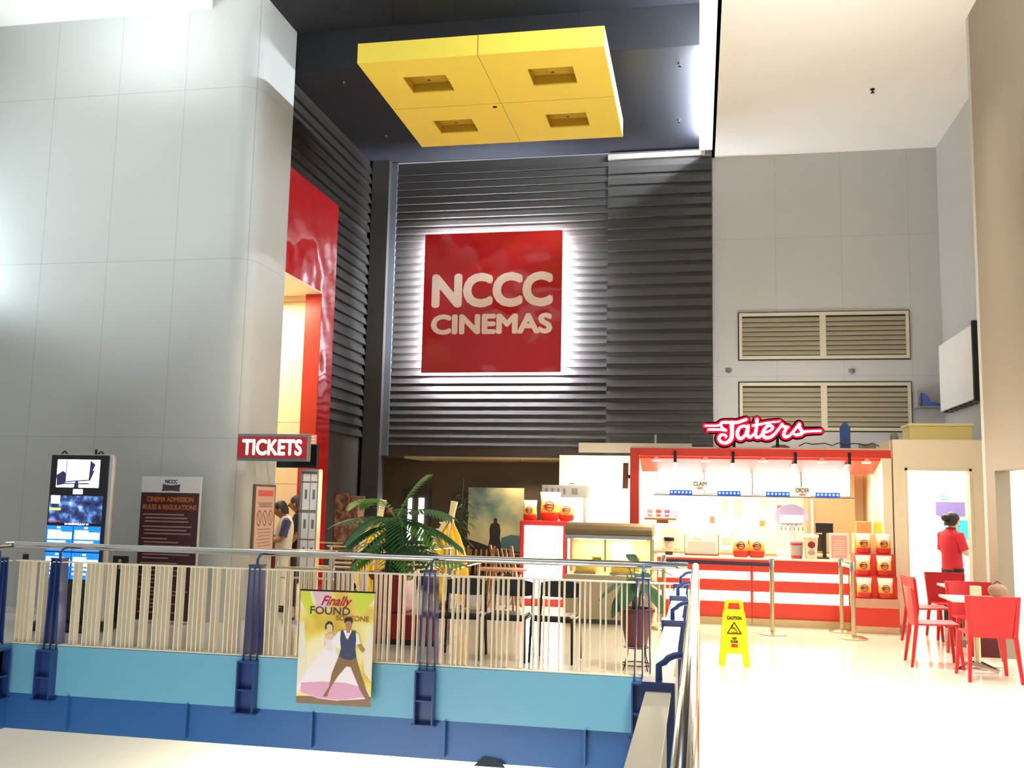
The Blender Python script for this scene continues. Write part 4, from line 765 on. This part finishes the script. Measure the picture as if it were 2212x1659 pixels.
for P in ([(-.20, 1.76), (-.195, 2.03), (-.185, 2.03), (-.19, 1.775), (.13, 1.80), (.13, 1.785)], [(.12, 1.80), (.13, 2.03), (.20, 1.98), (.165, 1.9), (.20, 1.93), (.14, 1.78)], [(-.31, 1.72), (-.32, 1.85), (-.24, 1.90), (-.20, 1.88), (-.20, 1.74)], [(-.08, 1.70), (-.06, 1.77), (-.02, 1.775), (-.01, 1.70)]):
    MB().prism(P, SC_-.003, SC_-.001).build('screen_shape', MATS['screen_navy'], t)
panel('middle_screen', -.39, .33, 1.27, 1.60, cloudmat('battle_picture', [(.35, '#14182e'), (.5, '#2a3b6b'), (.62, '#5b86c8'), (.75, '#bfe0ff')], scale=9, detail=6, emit=1.1, seed=1))
panel('screen_caption', -.37, -.25, 1.50, 1.60, MATS['screen_white'], SC_-.002); panel('screen_caption', -.38, -.23, 1.42, 1.45, lit('#e8e860', 1, 'screen_yellow'), SC_-.002); panel('screen_caption', -.39, -.23, 1.285, 1.295, lit('#d03050', 1, 'screen_crimson'), SC_-.002); panel('screen_caption', -.08, .05, 1.62, 1.68, MATS['screen_white'], SC_-.001)
text('lettering', 'IN CINEMAS JULY 12', .04, MATS['screen_white'], t, (0, SC_-.002, 1.255), bold=.0015, depth=.0005, w=.32, h=.026)
for r_, (z0, z1) in enumerate([(.93, 1.235), (.60, .915)]):
    for c_, (x0, x1) in enumerate([(-.40, -.045), (-.035, .33)]):
        panel('schedule_panel', x0, x1, z0, z1, lit('#1268d8', 1.5, 'screen_blue'))
        for k, (zz, hh, ww) in enumerate([(.93, .03, .12), (.80, .03, .5), (.62, .12, .95), (.38, .03, .7), (.2, .03, .5)]):
            H2 = z1-z0; W2 = x1-x0; a = x0+.02 if k else x0+W2*.4
            panel('schedule_line', a, min(x1-.01, a+W2*ww), z0+H2*zz-hh*.5*.7, z0+H2*zz+hh*.5*.7, MATS['screen_white'], SC_-.0025)
for x in (-.28, .22): MB().tube([(x-.04, .05, HH), (x, .05, HH+.035), (x+.04, .05, HH)], .010, 6).build('lifting_eye', 'blackm', t)
MB().box(.14, .16, .04, .06, HH, HH+.06).build('antenna', 'blackm', t); 
t = thing('rules_board', 'dark red Cinema Admission Rules and Regulations board leaning on the grey wall', 'board', (-6.72, 11.50, .02))
MB().box(-.42, .42, 0, .03, 0, 1.85).build('board', mat('board_white', '#d9d8d6', .4), t); MB().box(-.415, .405, -.004, 0, .02, 1.64).build('maroon_panel', mat('board_maroon', '#45201f', .35), t)
text('lettering', 'NCCC', .08, mat('logo_navy', '#3a3550', .4), t, (0, -.002, 1.785), bold=.003, depth=.0008, w=.17, h=.05); MB().prism([(-.12, 1.75), (0, 1.735), (.13, 1.75), (.12, 1.69), (.13, 1.66), (0, 1.668), (-.13, 1.66), (-.115, 1.70)], -.004, 0).build('logo_banner', mat('logo_plum', '#4b3a48', .5), t)
cu = mat('board_copper', '#b5653a', .4)
text('lettering', 'CINEMA ADMISSION', .09, cu, t, (0, -.005, 1.555), bold=.003, depth=.0008, w=.66, h=.066); text('lettering', 'RULES & REGULATIONS', .09, cu, t, (0, -.005, 1.455), bold=.003, depth=.0008, w=.76, h=.066)
rnd = random.Random(5); z = 1.36; k = 0
while z > .12:
    MB().box(-.37+(.03 if k % 3 else 0), -.37+rnd.uniform(.35, .72), -.006, -.004, z-.009, z+.009).build('printed_line', mat('board_print', '#9a7d78', .5), t); z -= .045 if k % 3 < 2 else .065; k += 1
t = thing('notice_stand', 'narrow dark notice stand between the display kiosk and the rules board', 'notice stand', (-7.12, 11.1, 0)); MB().box(-.10, .10, 0, .03, .02, .86).build('panel', mat('panel_charcoal', '#2e2c2a', .5), t); MB().box(-.13, .13, -.12, .12, 0, .02).build('foot', 'black', t); MB().ball((0, -.008, .80), .022).tube([(0, -.008, .70), (.012, -.008, .78)], .014, 6).build('printed_figure', mat('figure_grey', '#b8b4ac', .5), t)
t = thing('tripod_stand', 'dark thin stand at the far left between the railing post and the kiosk', 'stand', (-8.25, 10.9, 0)); MB().box(-.09, -.02, -.01, .01, 0, .86).box(-.09, .10, -.01, .01, 0, .03).build('upright', 'black', t); MB().tube([(.06, 0, .01), (-.04, 0, .8)], .012, 6).build('brace', mat('brace_grey', '#6c6a66', .4), t)

# ------------------------------------------------------------------ things before the recess
def barrier(a, b, label, z=1.02, mids=(.80, .68), flat=True):
    L = math.hypot(b[0]-a[0], b[1]-a[1]); t = thing('queue_barrier', label, 'barrier', (a[0], a[1], 0), math.atan2(b[1]-a[1], b[0]-a[0]), 'tubular queue barriers before the cinema')
    MB().box(-.03, L+.03, -.035, .035, z-.02, z).build('top_rail', 'brass', t, bevel=.008)
    for m_ in mids: MB().tube([(0, 0, m_), (L, 0, m_)], .013, 8).build('middle_rail', 'brass', t, smooth=True)
    for x in (.02, L-.02): MB().tube([(x, 0, 0), (x, 0, z-.02)], .018, 10).build('upright', 'chrome', t, smooth=True)
barrier((-5.0, 11.0), (-4.25, 11.0), 'tubular queue barrier nearest the railing, left of the palm'); barrier((-4.75, 12.1), (-3.95, 12.1), 'tubular queue barrier behind the nearest one, left of the palm', mids=(.8,))
barrier((-5.5, 12.95), (-4.7, 12.95), 'tubular queue barrier closest to the red portal'); barrier((-4.6, 13.05), (-3.35, 13.05), 'long tubular queue barrier crossing behind the palm trunk', mids=(.74, .62))
barrier((-3.42, 11.45), (-3.22, 12.85), 'tubular queue barrier running away from the viewer, right of the palm', mids=(.78,)); barrier((-2.80, 10.9), (-2.78, 12.3), 'low tubular queue barrier right of the palm behind a navy post', .86, (.55,))
def durian(loc, label, rz):
    t = thing('durian_sculpture', label, 'sculpture', loc, rz); R_ = []
    for q, w_ in [(.0, .10), (.06, .22), (.2, .29), (.4, .29), (.6, .24), (.8, .15), (.92, .07), (1, .03)]:
        R_.append([(w_*math.cos(a), .16*(w_/.29)*math.sin(a), .12+q*1.25) for a in [2*PI*k/20 for k in range(20)]])
    MB().ring(R_).build('flesh', mat('durian_yellow', '#efb91d', .45, noise=.08), t, smooth=True)
    for s_ in (-.10, .10):
        MB().tube([(s_*.3, -.15, .25), (s_*1.3, -.17, .5), (s_*1.1, -.15, .85), (s_*.3, -.08, 1.2)], [.03, .07, .06, .02], 10).build('lobe', mat('durian_lobe', '#f4c628', .45), t, smooth=True)
    MB().tube([(0, -.16, .2), (0, -.185, .6), (0, -.12, 1.05), (0, -.05, 1.3)], .018, 8).build('ridge', mat('durian_cream', '#ecdca6', .6), t, smooth=True)
    q = MB(); prof = [(.1, .10), (.25, .22), (.32, .42), (.33, .65), (.28, .9), (.2, 1.13), (.08, 1.33)]
    q.prism([(-x-.02, z) for x, z in prof]+[(-x+.06, z) for x, z in prof[::-1]], -.05, .16)
    q.build('rind', MATS['durian_cream'], t)
    for i in range(len(prof)-1):
        for f_ in (.25, .75):
            x = -(prof[i][0]*(1-f_)+prof[i+1][0]*f_)-.01; z = prof[i][1]*(1-f_)+prof[i+1][1]*f_
            for y in (-.02, .08): MB().ring([[(x+.02, y-.03, z-.035), (x+.02, y+.03, z-.035), (x+.02, y+.03, z+.035), (x+.02, y-.03, z+.035)], [(x-.055, y-.002, z+.03), (x-.055, y+.002, z+.03), (x-.055, y+.002, z+.034), (x-.055, y-.002, z+.034)]]).build('spike', MATS['durian_cream'], t)
    MB().tube([(0, 0, 1.3), (.02, 0, 1.45), (.05, 0, 1.62)], [.05, .045, .055], 12).build('stem', mat('durian_stem', '#e9dcae', .6), t, smooth=True); MB().lathe([(.20, 0), (.20, .1), (.12, .14)], n=20).build('base', mat('base_dark', '#4a3a26', .6), t)
durian((-4.72, 14.0, 0), 'yellow durian sculpture with spiked cream edge, left behind the palm fronds', .0); durian((-3.60, 13.95, 0), 'yellow durian sculpture with spiked cream edge, right of the palm', .0)
# picture panel
t = thing('picture_panel', 'tall pale cloudy picture panel with a dark standing figure in the recess', 'picture', (-3.71, 17.7, 0))
MB().box(-.53, .53, 0, .04, .62, 1.88).build('panel', cloudmat('cloud_picture', [(.3, '#4d6a6a'), (.45, '#8f9a80'), (.6, '#c2b68c'), (.75, '#d9cda0')], scale=1.7, detail=5, seed=5), t); MB().prism([(-.53, .62), (.53, .62), (.53, .70), (.3, .74), (0, .76), (-.3, .86), (-.53, .92)], -.004, 0).build('dark_ground', mat('picture_dark', '#23211c', .6), t)
MB().prism([(.53, .70), (.53, 1.0), (.3, 1.02), (.12, .96), (.1, .78), (.3, .74)], -.003, 0).build('teal_water', mat('picture_teal', '#466a70', .6), t)
MB().prism([(-.14, .74), (-.10, .95), (-.11, 1.12), (-.09, 1.20), (-.03, 1.24), (-.035, 1.30), (0, 1.33), (.035, 1.30), (.03, 1.24), (.08, 1.20), (.10, 1.08), (.09, .95), (.13, .74)], -.007, -.003).build('dark_figure', MATS['picture_dark'], t)
for x in (-.45, .41): MB().box(x, x+.04, -.15, .25, 0, .62).build('support_leg', 'black', t)
# poster boards by the portal
for i, (x, w_, z1, lab) in enumerate([(-5.86, .24, 1.70, 'narrow framed collage board beside the red portal'), (-5.59, .26, 1.66, 'brown and pink poster board right of the framed collage')]):
    t = thing('poster_board', lab, 'poster board', (x, 15.4, 0)); MB().box(-w_/2, w_/2, 0, .03, .80, z1).build('board', cloudmat('collage%s' % 'ab'[i], [(.35, '#4a3428'), (.5, '#7b5a48'), (.65, '#a88468')], scale=9, detail=3, seed=i*3), t)
    q = MB(); q.box(-w_/2-.01, -w_/2, -.005, .035, .79, z1+.01).box(w_/2, w_/2+.01, -.005, .035, .79, z1+.01).box(-w_/2, w_/2, -.005, .035, z1, z1+.01).build('frame', 'steel', t)
    if i: MB().prism([(.02, 1.62), (.12, 1.62), (.12, .98), (-.06, .88), (-.06, 1.02), (.02, 1.10)], -.003, 0).build('pink_print', mat('print_pink', '#c9a39b', .5), t); MB().box(.03, .11, -.005, -.003, 1.16, 1.24).build('dark_print', mat('print_umber', '#5d2f2a', .5), t)
    MB().box(-w_/2, w_/2, -.02, .15, .74, .79).build('ledge', 'wood', t)
    for sx in (-1, 1): MB().box(sx*w_*.42-.015, sx*w_*.42+.015, .03, .06, 0, .74).build('leg', 'wood', t)
t = struct(MB().box(-5.58, -5.10, 18.12, 18.2, .6, 1.85).build('door_2', 'darkp'))
for i, (x, w_) in enumerate([(-5.50, .035), (-5.27, .05)]):
    MB().box(x-w_, x+w_, 18.10, 18.12, .85, 1.66).build('lit_pane', 'led', t)
# folding wooden chairs and low tables
def wood_chair(loc, rz, label):
    t = thing('folding_chair', label, 'chair', loc, rz, 'wooden folding chairs behind the railing')
    for x in (-.2, .2): MB().bar((x, .2, 0), (x, -.12, .95), .03).build('leg', 'wood', t); MB().bar((x*.85, -.2, 0), (x*.85, .2, .5), .03).build('leg', 'wood', t)
    for k in range(5): MB().box(-.2, .2, -.2+k*.075, -.15+k*.075, .44, .46).build('seat_slat', 'wood', t)
    for k in range(5): MB().bar((-.16+k*.08, .03, .52), (-.16+k*.08, -.11, .90), .03, .012).build('back_slat', 'wood', t)
wood_chair((-3.28, 14.6, 0), .3, 'wooden folding chair behind the queue barriers, left one'); wood_chair((-2.98, 15.0, 0), -.4, 'wooden folding chair behind the queue barriers, right one')
t = thing('low_table', 'low wooden table with a pale top beside the folding chairs', 'table', (-2.85, 14.2, 0)); MB().prismz([(-.35, -.2), (.2, -.25), (.36, 0), (.2, .25), (-.35, .2)], .62, .65).build('tabletop', mat('table_pinkish', '#b58a6c', .4), t)
for x, y in ((-.28, -.15), (.2, -.15), (.2, .15), (-.28, .15)): MB().bar((x, y, 0), (x*.8, y*.8, .62), .03).build('leg', 'wood', t)
t = thing('dark_rack', 'dark slatted rack standing in the recess left of the light box', 'rack', (-3.0, 16.9, 0))
for x in (-.35, .0, .35): MB().box(x-.015, x+.015, -.02, .02, 0, .72).build('upright', mat('rack_brown', '#4f4638', .5), t)
for z in (.35, .5, .62, .70): MB().box(-.36, .36, -.1, .1, z, z+.02).build('shelf_slat', MATS['rack_brown'], t)
t = thing('debris_box', 'dark crumpled sheet lying at the foot of the blue beam', 'debris', (-1.95, 9.31, -.86)); MB().ring([[(-.16, -.02, 0), (.15, -.02, 0), (.13, .03, 0), (-.14, .03, 0)], [(-.08, -.02, .07), (.1, -.02, .05), (.1, .02, .05), (-.05, .02, .08)]]).build('sheet', mat('debris_dark', '#28323c', .7), t)

# ------------------------------------------------------------------ red chairs and tables
def red_chair():
    t = thing('cafe_chair', 'x', 'chair', (0, 0, 0), 0, 'red plastic chairs at the tables'); n = 8; R_ = []
    for j in range(7):     # back shell: curved sheet, faces -y
        z = .42+.40*j/6; hw = .205+.008*j; yb = .19+.05*(j/6)**1.3
        f = [(hw*(2*i/n-1), yb+.035*(1-(2*i/n-1)**2)) for i in range(n+1)]; R_.append([(x, y, z) for x, y in f]+[(x, y+.018, z) for x, y in f[::-1]])
    MB().ring(R_).build('backrest', 'chair', t, smooth=True)
    MB().ring([[(-.21, -.21, .435), (.21, -.21, .435), (.205, .22, .425), (-.205, .22, .425)], [(-.215, -.22, .455), (.215, -.22, .455), (.205, .225, .445), (-.205, .225, .445)], [(-.18, -.18, .452), (.18, -.18, .452), (.18, .2, .445), (-.18, .2, .445)]]).build('seat', 'chair', t, bevel=.006)
    for sx in (-1, 1):
        MB().ring([[(sx*(.225+.012)-.014, y0-.014, 0), (sx*.237+.014, y0-.014, 0), (sx*.237+.014, y0+.014, 0), (sx*.237-.014, y0+.014, 0)] if q == 0 else [(sx*.20-.022, y1-.02, z), (sx*.20+.022, y1-.02, z), (sx*.20+.022, y1+.02, z), (sx*.20-.022, y1+.02, z)] for q, (y0, y1, z) in enumerate([(-.235, 0, 0), (0, -.195, .44)])]).build('leg', 'chair', t)
        MB().ring([[(sx*.237-.014, .265-.014, 0), (sx*.237+.014, .265-.014, 0), (sx*.237+.014, .265+.014, 0), (sx*.237-.014, .265+.014, 0)], [(sx*.205-.02, .185, .44), (sx*.205+.02, .185, .44), (sx*.205+.02, .225, .44), (sx*.205-.02, .225, .44)], [(sx*.235-.016, .225, .80), (sx*.235+.016, .225, .80), (sx*.235+.016, .262, .80), (sx*.235-.016, .262, .80)]]).build('leg', 'chair', t)
    return t
c0 = red_chair(); c0.location = (2.80, 10.50, 0); c0.rotation_euler = (0, 0, PI); c0['label'] = 'red plastic chair nearest the viewer with its back turned'
dup(c0, (2.47, 11.22, 0), PI/2-.05, 'red chair seen from the side, left of the near table, facing right')
dup(c0, (2.80, 12.95, 0), PI/2+.1, 'red chair seen from the side farther back, almost hidden behind the left one'); dup(c0, (3.20, 13.56, 0), .05, 'red chair beyond the far table, facing the viewer below the staff woman')
dup(c0, (3.06, 11.95, 0), -.05, 'red chair on the far side of the near table, facing the viewer')
def table(loc, label, s_=.30, rz=0):
    t = thing('cafe_table', label, 'table', loc, rz, 'small square tables with pale tops'); MB().box(-s_, s_, -s_, s_, .70, .728).build('tabletop', mat('laminate_top', '#f1e6dc', .2), t, bevel=.006); MB().lathe([(.035, .03), (.035, .70)], n=20).build('column', 'brass', t, smooth=True); MB().box(-.1, .1, -.1, .1, .68, .70).build('top_plate', 'blackm', t)
    for k in range(4):
        a = k*PI/2+.5; MB().ring([[(math.cos(a)*r_-math.sin(a)*w_*sg, math.sin(a)*r_+math.cos(a)*w_*sg, z) for sg, z in ((-1, z0), (1, z0), (1, z0+h_), (-1, z0+h_))] for r_, w_, z0, h_ in ((.02, .03, .03, .05), (.30, .018, .0, .025))]).build('foot', 'steel', t)
table((2.87, 11.12, 0), 'small square pale table nearest the viewer among red chairs'); table((3.22, 12.85, 0), 'small square pale table farther back among red chairs', .28)
t = thing('handbag', 'dark red cloth bag hanging under the near table', 'bag', (2.98, 11.28, .10)); MB().ring([[(-.15, -.03, 0), (.15, -.03, 0), (.15, .03, 0), (-.15, .03, 0)], [(-.12, -.05, .18), (.12, -.05, .18), (.12, .05, .18), (-.12, .05, .18)], [(-.05, -.01, .58), (.05, -.01, .58), (.05, .01, .58), (-.05, .01, .58)]]).build('bag', mat('bag_maroon', '#5c1418', .7), t)
t = thing('brown_bag', 'brown bag and folded cloth on the table edge at the far right', 'bag', (3.14, 11.3, .728)); MB().ball((0, 0, .07), .10, .07, .075).build('bag', mat('bag_brown', '#8c6c54', .6, bump=.5, nscale=20), t, smooth=True); MB().tube([(-.06, 0, .12), (0, 0, .17), (.06, 0, .12)], .008, 6).build('strap', mat('bag_brown_dark', '#4b3a2c', .6), t)
tag(MB().box(-.05, .05, -.04, .04, 0, .11).build('paper_box', mat('box_beige', '#dcb99a', .6), loc=(2.92, 11.3, .728), bevel=.006), 'small beige paper box on the near table behind the chair back', 'box')
for i, (x, y, z, w_, h, c) in enumerate([(4.02, 16.84, 1.66, .44, .22, '#7d6fa6'), (4.20, 16.84, 1.33, .20, .30, '#36b9c4'), (3.93, 16.84, 1.85, .14, .06, '#7fd6d2')]):
    tag(MB().box(-w_/2, w_/2, -.01, .01, -h/2, h/2).build('wall_poster', mat('poster_'+c[1:], c, .5), loc=(x, 16.86, z)), ['violet poster on the wall beyond the staff woman', 'teal poster on the wall beyond the staff woman', 'small pale teal sticker above the violet poster'][i], 'poster')

# ------------------------------------------------------------------ people
def skin_body(name, V, E_, mt, parent, sub=2, root=0):
    me = D.meshes.new(name); me.from_pydata([v[0] for v in V], E_, []); o = D.objects.new(name, me); COL.objects.link(o); o.parent = parent
    md = o.modifiers.new('skin', 'SKIN'); md.use_smooth_shade = True; sk = me.skin_vertices[0].data
    for i, v in enumerate(V):
        r_ = v[1]; sk[i].radius = (r_, r_) if not isinstance(r_, tuple) else r_
    sk[root].use_root = True
    s = o.modifiers.new('sub', 'SUBSURF'); s.levels = sub; s.render_levels = sub; me.materials.append(M[mt] if isinstance(mt, str) else mt); return o
def person(label, loc, rz, h, skin, shirt, trousers, hairm, arms, nod=.0, collar=None, sleeve=None, bun=False, female=False, logo=None, turn=0):
    """faces -y; arms = per side (elbow, wrist) positions in metres for a 1.7 m body"""
    t = thing('person', label, 'person', loc, rz); k = h/1.70
    V = []; E_ = []
    def v(p, r_): V.append((tuple(c*k for c in p), r_*k)); return len(V)-1
    def e(a, b): E_.append((a, b))
    sh = .165 if female else .185; hp = .095
    pel = v((0, .0, .93), .115); wst = v((0, .005, 1.06), .105 if female else .115); che = v((0, .01, 1.25), .12); nb = v((0, .02, 1.41), .065)
    nk = v((0, .005-nod*.05, 1.47), .052); e(pel, wst); e(wst, che); e(che, nb); e(nb, nk)
    hx, hz, hyy = 0, 1.585-nod*.03, -.015-nod*.10
    hd = v((hx, hyy+.01, hz), .092); cr = v((0, hyy+.02+nod*.03, hz+.055), .078); jw = v((0, hyy-.045-nod*.02, hz-.055-nod*.01), .048); e(nk, hd); e(hd, cr); e(hd, jw)
    ns = v((0, hyy-.115, hz-.01-nod*.03), .013); e(hd, ns)
    for sg, (el, wr) in zip((-1, 1), arms):
        s_ = v((sg*sh, .015, 1.37), .055); elv = v(el, .040); w_ = v(wr, .026); e(che, s_); e(s_, elv); e(elv, w_)
        d = (Vector(wr)-Vector(el)).normalized(); sd = d.cross(Vector((0, 0, 1))).normalized(); pm = Vector(wr)+d*.07; pv = v(tuple(pm), .030); e(w_, pv)
        for i, (off, ln) in enumerate([(-.028, .062), (-.010, .074), (.010, .070), (.027, .055)]):
            b_ = pm+sd*off+d*.035; f1 = v(tuple(b_), .0095); f2 = v(tuple(b_+d*ln*.5+Vector((0, 0, -.008))), .0085); f3 = v(tuple(b_+d*ln+Vector((0, 0, -.03))), .007); e(pv, f1); e(f1, f2); e(f2, f3)
        th0 = Vector(wr)+d*.03-sd*sg*.03; a_ = v(tuple(th0), .011); b2 = v(tuple(th0+d*.04-sd*sg*.02), .009); e(w_, a_); e(a_, b2)
    for sg in (-1, 1):
        a_ = v((sg*hp, 0, .88), .085); kn = v((sg*(hp+.005), -.015, .48), .058); an = v((sg*(hp+.01), .02, .09), .040); hl = v((sg*(hp+.012), .03, .035), .034); to = v((sg*(hp+.03), -.15, .025), .026); e(pel, a_); e(a_, kn); e(kn, an); e(an, hl); e(hl, to)
    skin_body('body', V, E_, skin, t)
    # clothes: lofted shells over the body, sleeves, waist and hem
    def shell(nm, rows, mt_, extra=None):
        mb = MB(); n = 20
        mb.ring([[(cx*k+rx*k*math.copysign(abs(math.cos(a))**.85, math.cos(a)), cy*k+ry*k*math.sin(a), z*k) for a in [2*PI*q/n for q in range(n)]] for cx, cy, rx, ry, z in rows])
        for pts, rr_ in (extra or []): mb.tube([tuple(c*k for c in p) for p in pts], [q*k for q in rr_], 12)
        return mb.build(nm, mt_, t, smooth=True)
    wz = .165 if female else .18
    rows = [(0, .0, wz, .125, .86), (0, .0, wz-.005, .13, .95), (0, .005, wz-.015, .13, 1.08), (0, .01, wz+.01, .14, 1.22), (0, .015, sh+.02, .13, 1.33), (0, .02, sh+.005, .10, 1.40), (0, .02, .10, .075, 1.445), (0, .01, .068, .066, 1.47)]
    shirt_o = shell('shirt', rows, shirt)
    for sg, (el, wr) in zip((-1, 1), arms):
        S_ = Vector((sg*sh, .015, 1.37)); EL = Vector(el); shell('sleeve', [], sleeve or shirt, [([tuple(S_+Vector((-sg*.05, 0, .01))), tuple(S_), tuple(S_.lerp(EL, .45)), tuple(S_.lerp(EL, .80))], [.065, .076, .066, .064])]) if False else MB().tube([tuple(c*k for c in p) for p in (S_+Vector((-sg*.06, 0, .012)), S_, S_.lerp(EL, .45), S_.lerp(EL, .82))], [.060*k, .076*k, .066*k, .066*k], 12).build('sleeve', sleeve or shirt, t, smooth=True)
    if collar: shell('collar', [(0, .008, .074, .072, 1.44), (0, .005, .070, .068, 1.485)], collar)
    tr = MB(); n = 16
    tr.ring([[(rx*k*math.cos(a), ry*k*math.sin(a), z*k) for a in [2*PI*q/n for q in range(n)]] for rx, ry, z in ((.14, .11, .80), (wz-.002, .125, .86), (wz-.012, .122, .97), (.12, .1, 1.0))])
    for sg in (-1, 1): tr.tube([tuple(c*k for c in p) for p in ((sg*.088, 0, .88), (sg*.09, -.005, .70), (sg*(hp+.005), -.01, .48), (sg*(hp+.01), .015, .10))], [.098*k, .09*k, .075*k, .062*k], 14)
    tr.build('trousers', trousers, t, smooth=True)
    for sg in (-1, 1): MB().ring([[((sg*(hp+.02)+w_*math.cos(a))*k, (y+.0+.0*math.sin(a))*k, max(0, (.045+hh*math.sin(a)))*k) for a in [2*PI*q/12 for q in range(12)]] for y, w_, hh in ((.075, .02, .02), (.06, .042, .045), (-.02, .048, .05), (-.12, .05, .035), (-.19, .03, .02))]).build('shoe', 'black', t, smooth=True)
    # hair cap, ears, face
    hc = Vector((0, hyy+.028+nod*.01, hz+.038)); mb = MB(); R_ = []
    for i in range(8):
        ph = PI/2*i/7*1.0
        R_.append([((.104*math.cos(ph)+.002)*math.cos(a)*k+hc.x*k, (hc.y+(.118*math.cos(ph)+.002)*math.sin(a)+.012)*k, (hc.z+.108*math.sin(ph)-(.10 if math.sin(a) > .1 else (.05 if math.sin(a) > -.35 else 0))*math.cos(ph)**3)*k) for a in [2*PI*q/20 for q in range(20)]])
    mb.ring(R_).build('hair', hairm, t, smooth=True)
    if bun: MB().ball(tuple(c*k for c in (0, hyy+.165, hz+.055)), .062*k, .055*k, .058*k).build('hair_bun', hairm, t, smooth=True)
    for sg in (-1, 1):
        MB().ball(((sg*.094)*k, (hyy+.015)*k, (hz-.012)*k), .014*k, .022*k, .032*k, 8, 6).build('ear', skin, t, smooth=True); MB().ball(((sg*.033)*k, (hyy-.082)*k, (hz+.004-nod*.02)*k), .013*k, .010*k, .009*k, 8, 6).build('eye', 'hair', t, smooth=True)
    MB().ball((0, (hyy-.088-nod*.01)*k, (hz-.062-nod*.02)*k), .024*k, .010*k, .008*k, 8, 6).build('mouth', mat('lip', '#8a4a40', .5), t, smooth=True)
    return t
dn = mat('denim_blue_sleeve', '#4c4d78', .7)
person('man in a white shirt with blue sleeves bending over the ticket counter', (-5.93, 13.30, 0), -1.05, 1.58, 'skin', mat('shirt_white', '#ece7da', .7), mat('trousers_white', '#ded6c4', .7), 'hair', [((-.22, -.06, 1.10), (-.12, -.30, 1.06)), ((.22, -.05, 1.10), (.13, -.30, 1.06))], nod=.9, sleeve=dn)
person('man in a black shirt standing behind the man in white at the tickets', (-6.02, 14.05, 0), -1.35, 1.66, 'skin', mat('shirt_black', '#18181c', .7), mat('trousers_dark', '#3a322a', .7), mat('hair_short', '#2a1f18', .6), [((-.23, -.02, 1.10), (-.18, -.26, 1.04)), ((.23, .02, 1.09), (.20, -.14, .90))], nod=.7)
person('woman in a red polo and black trousers, hair in a bun, in the doorway', (3.52, 14.75, 0), 2.1, 1.60, 'skinl', mat('polo_red', '#d01f3a', .6), mat('trousers_black', '#1a1a1e', .6), 'hair', [((-.24, -.03, 1.10), (-.16, -.26, 1.12)), ((.24, -.03, 1.10), (.14, -.26, 1.12))], nod=.4, collar=mat('collar_maroon', '#5c1020', .6), bun=True, female=True)
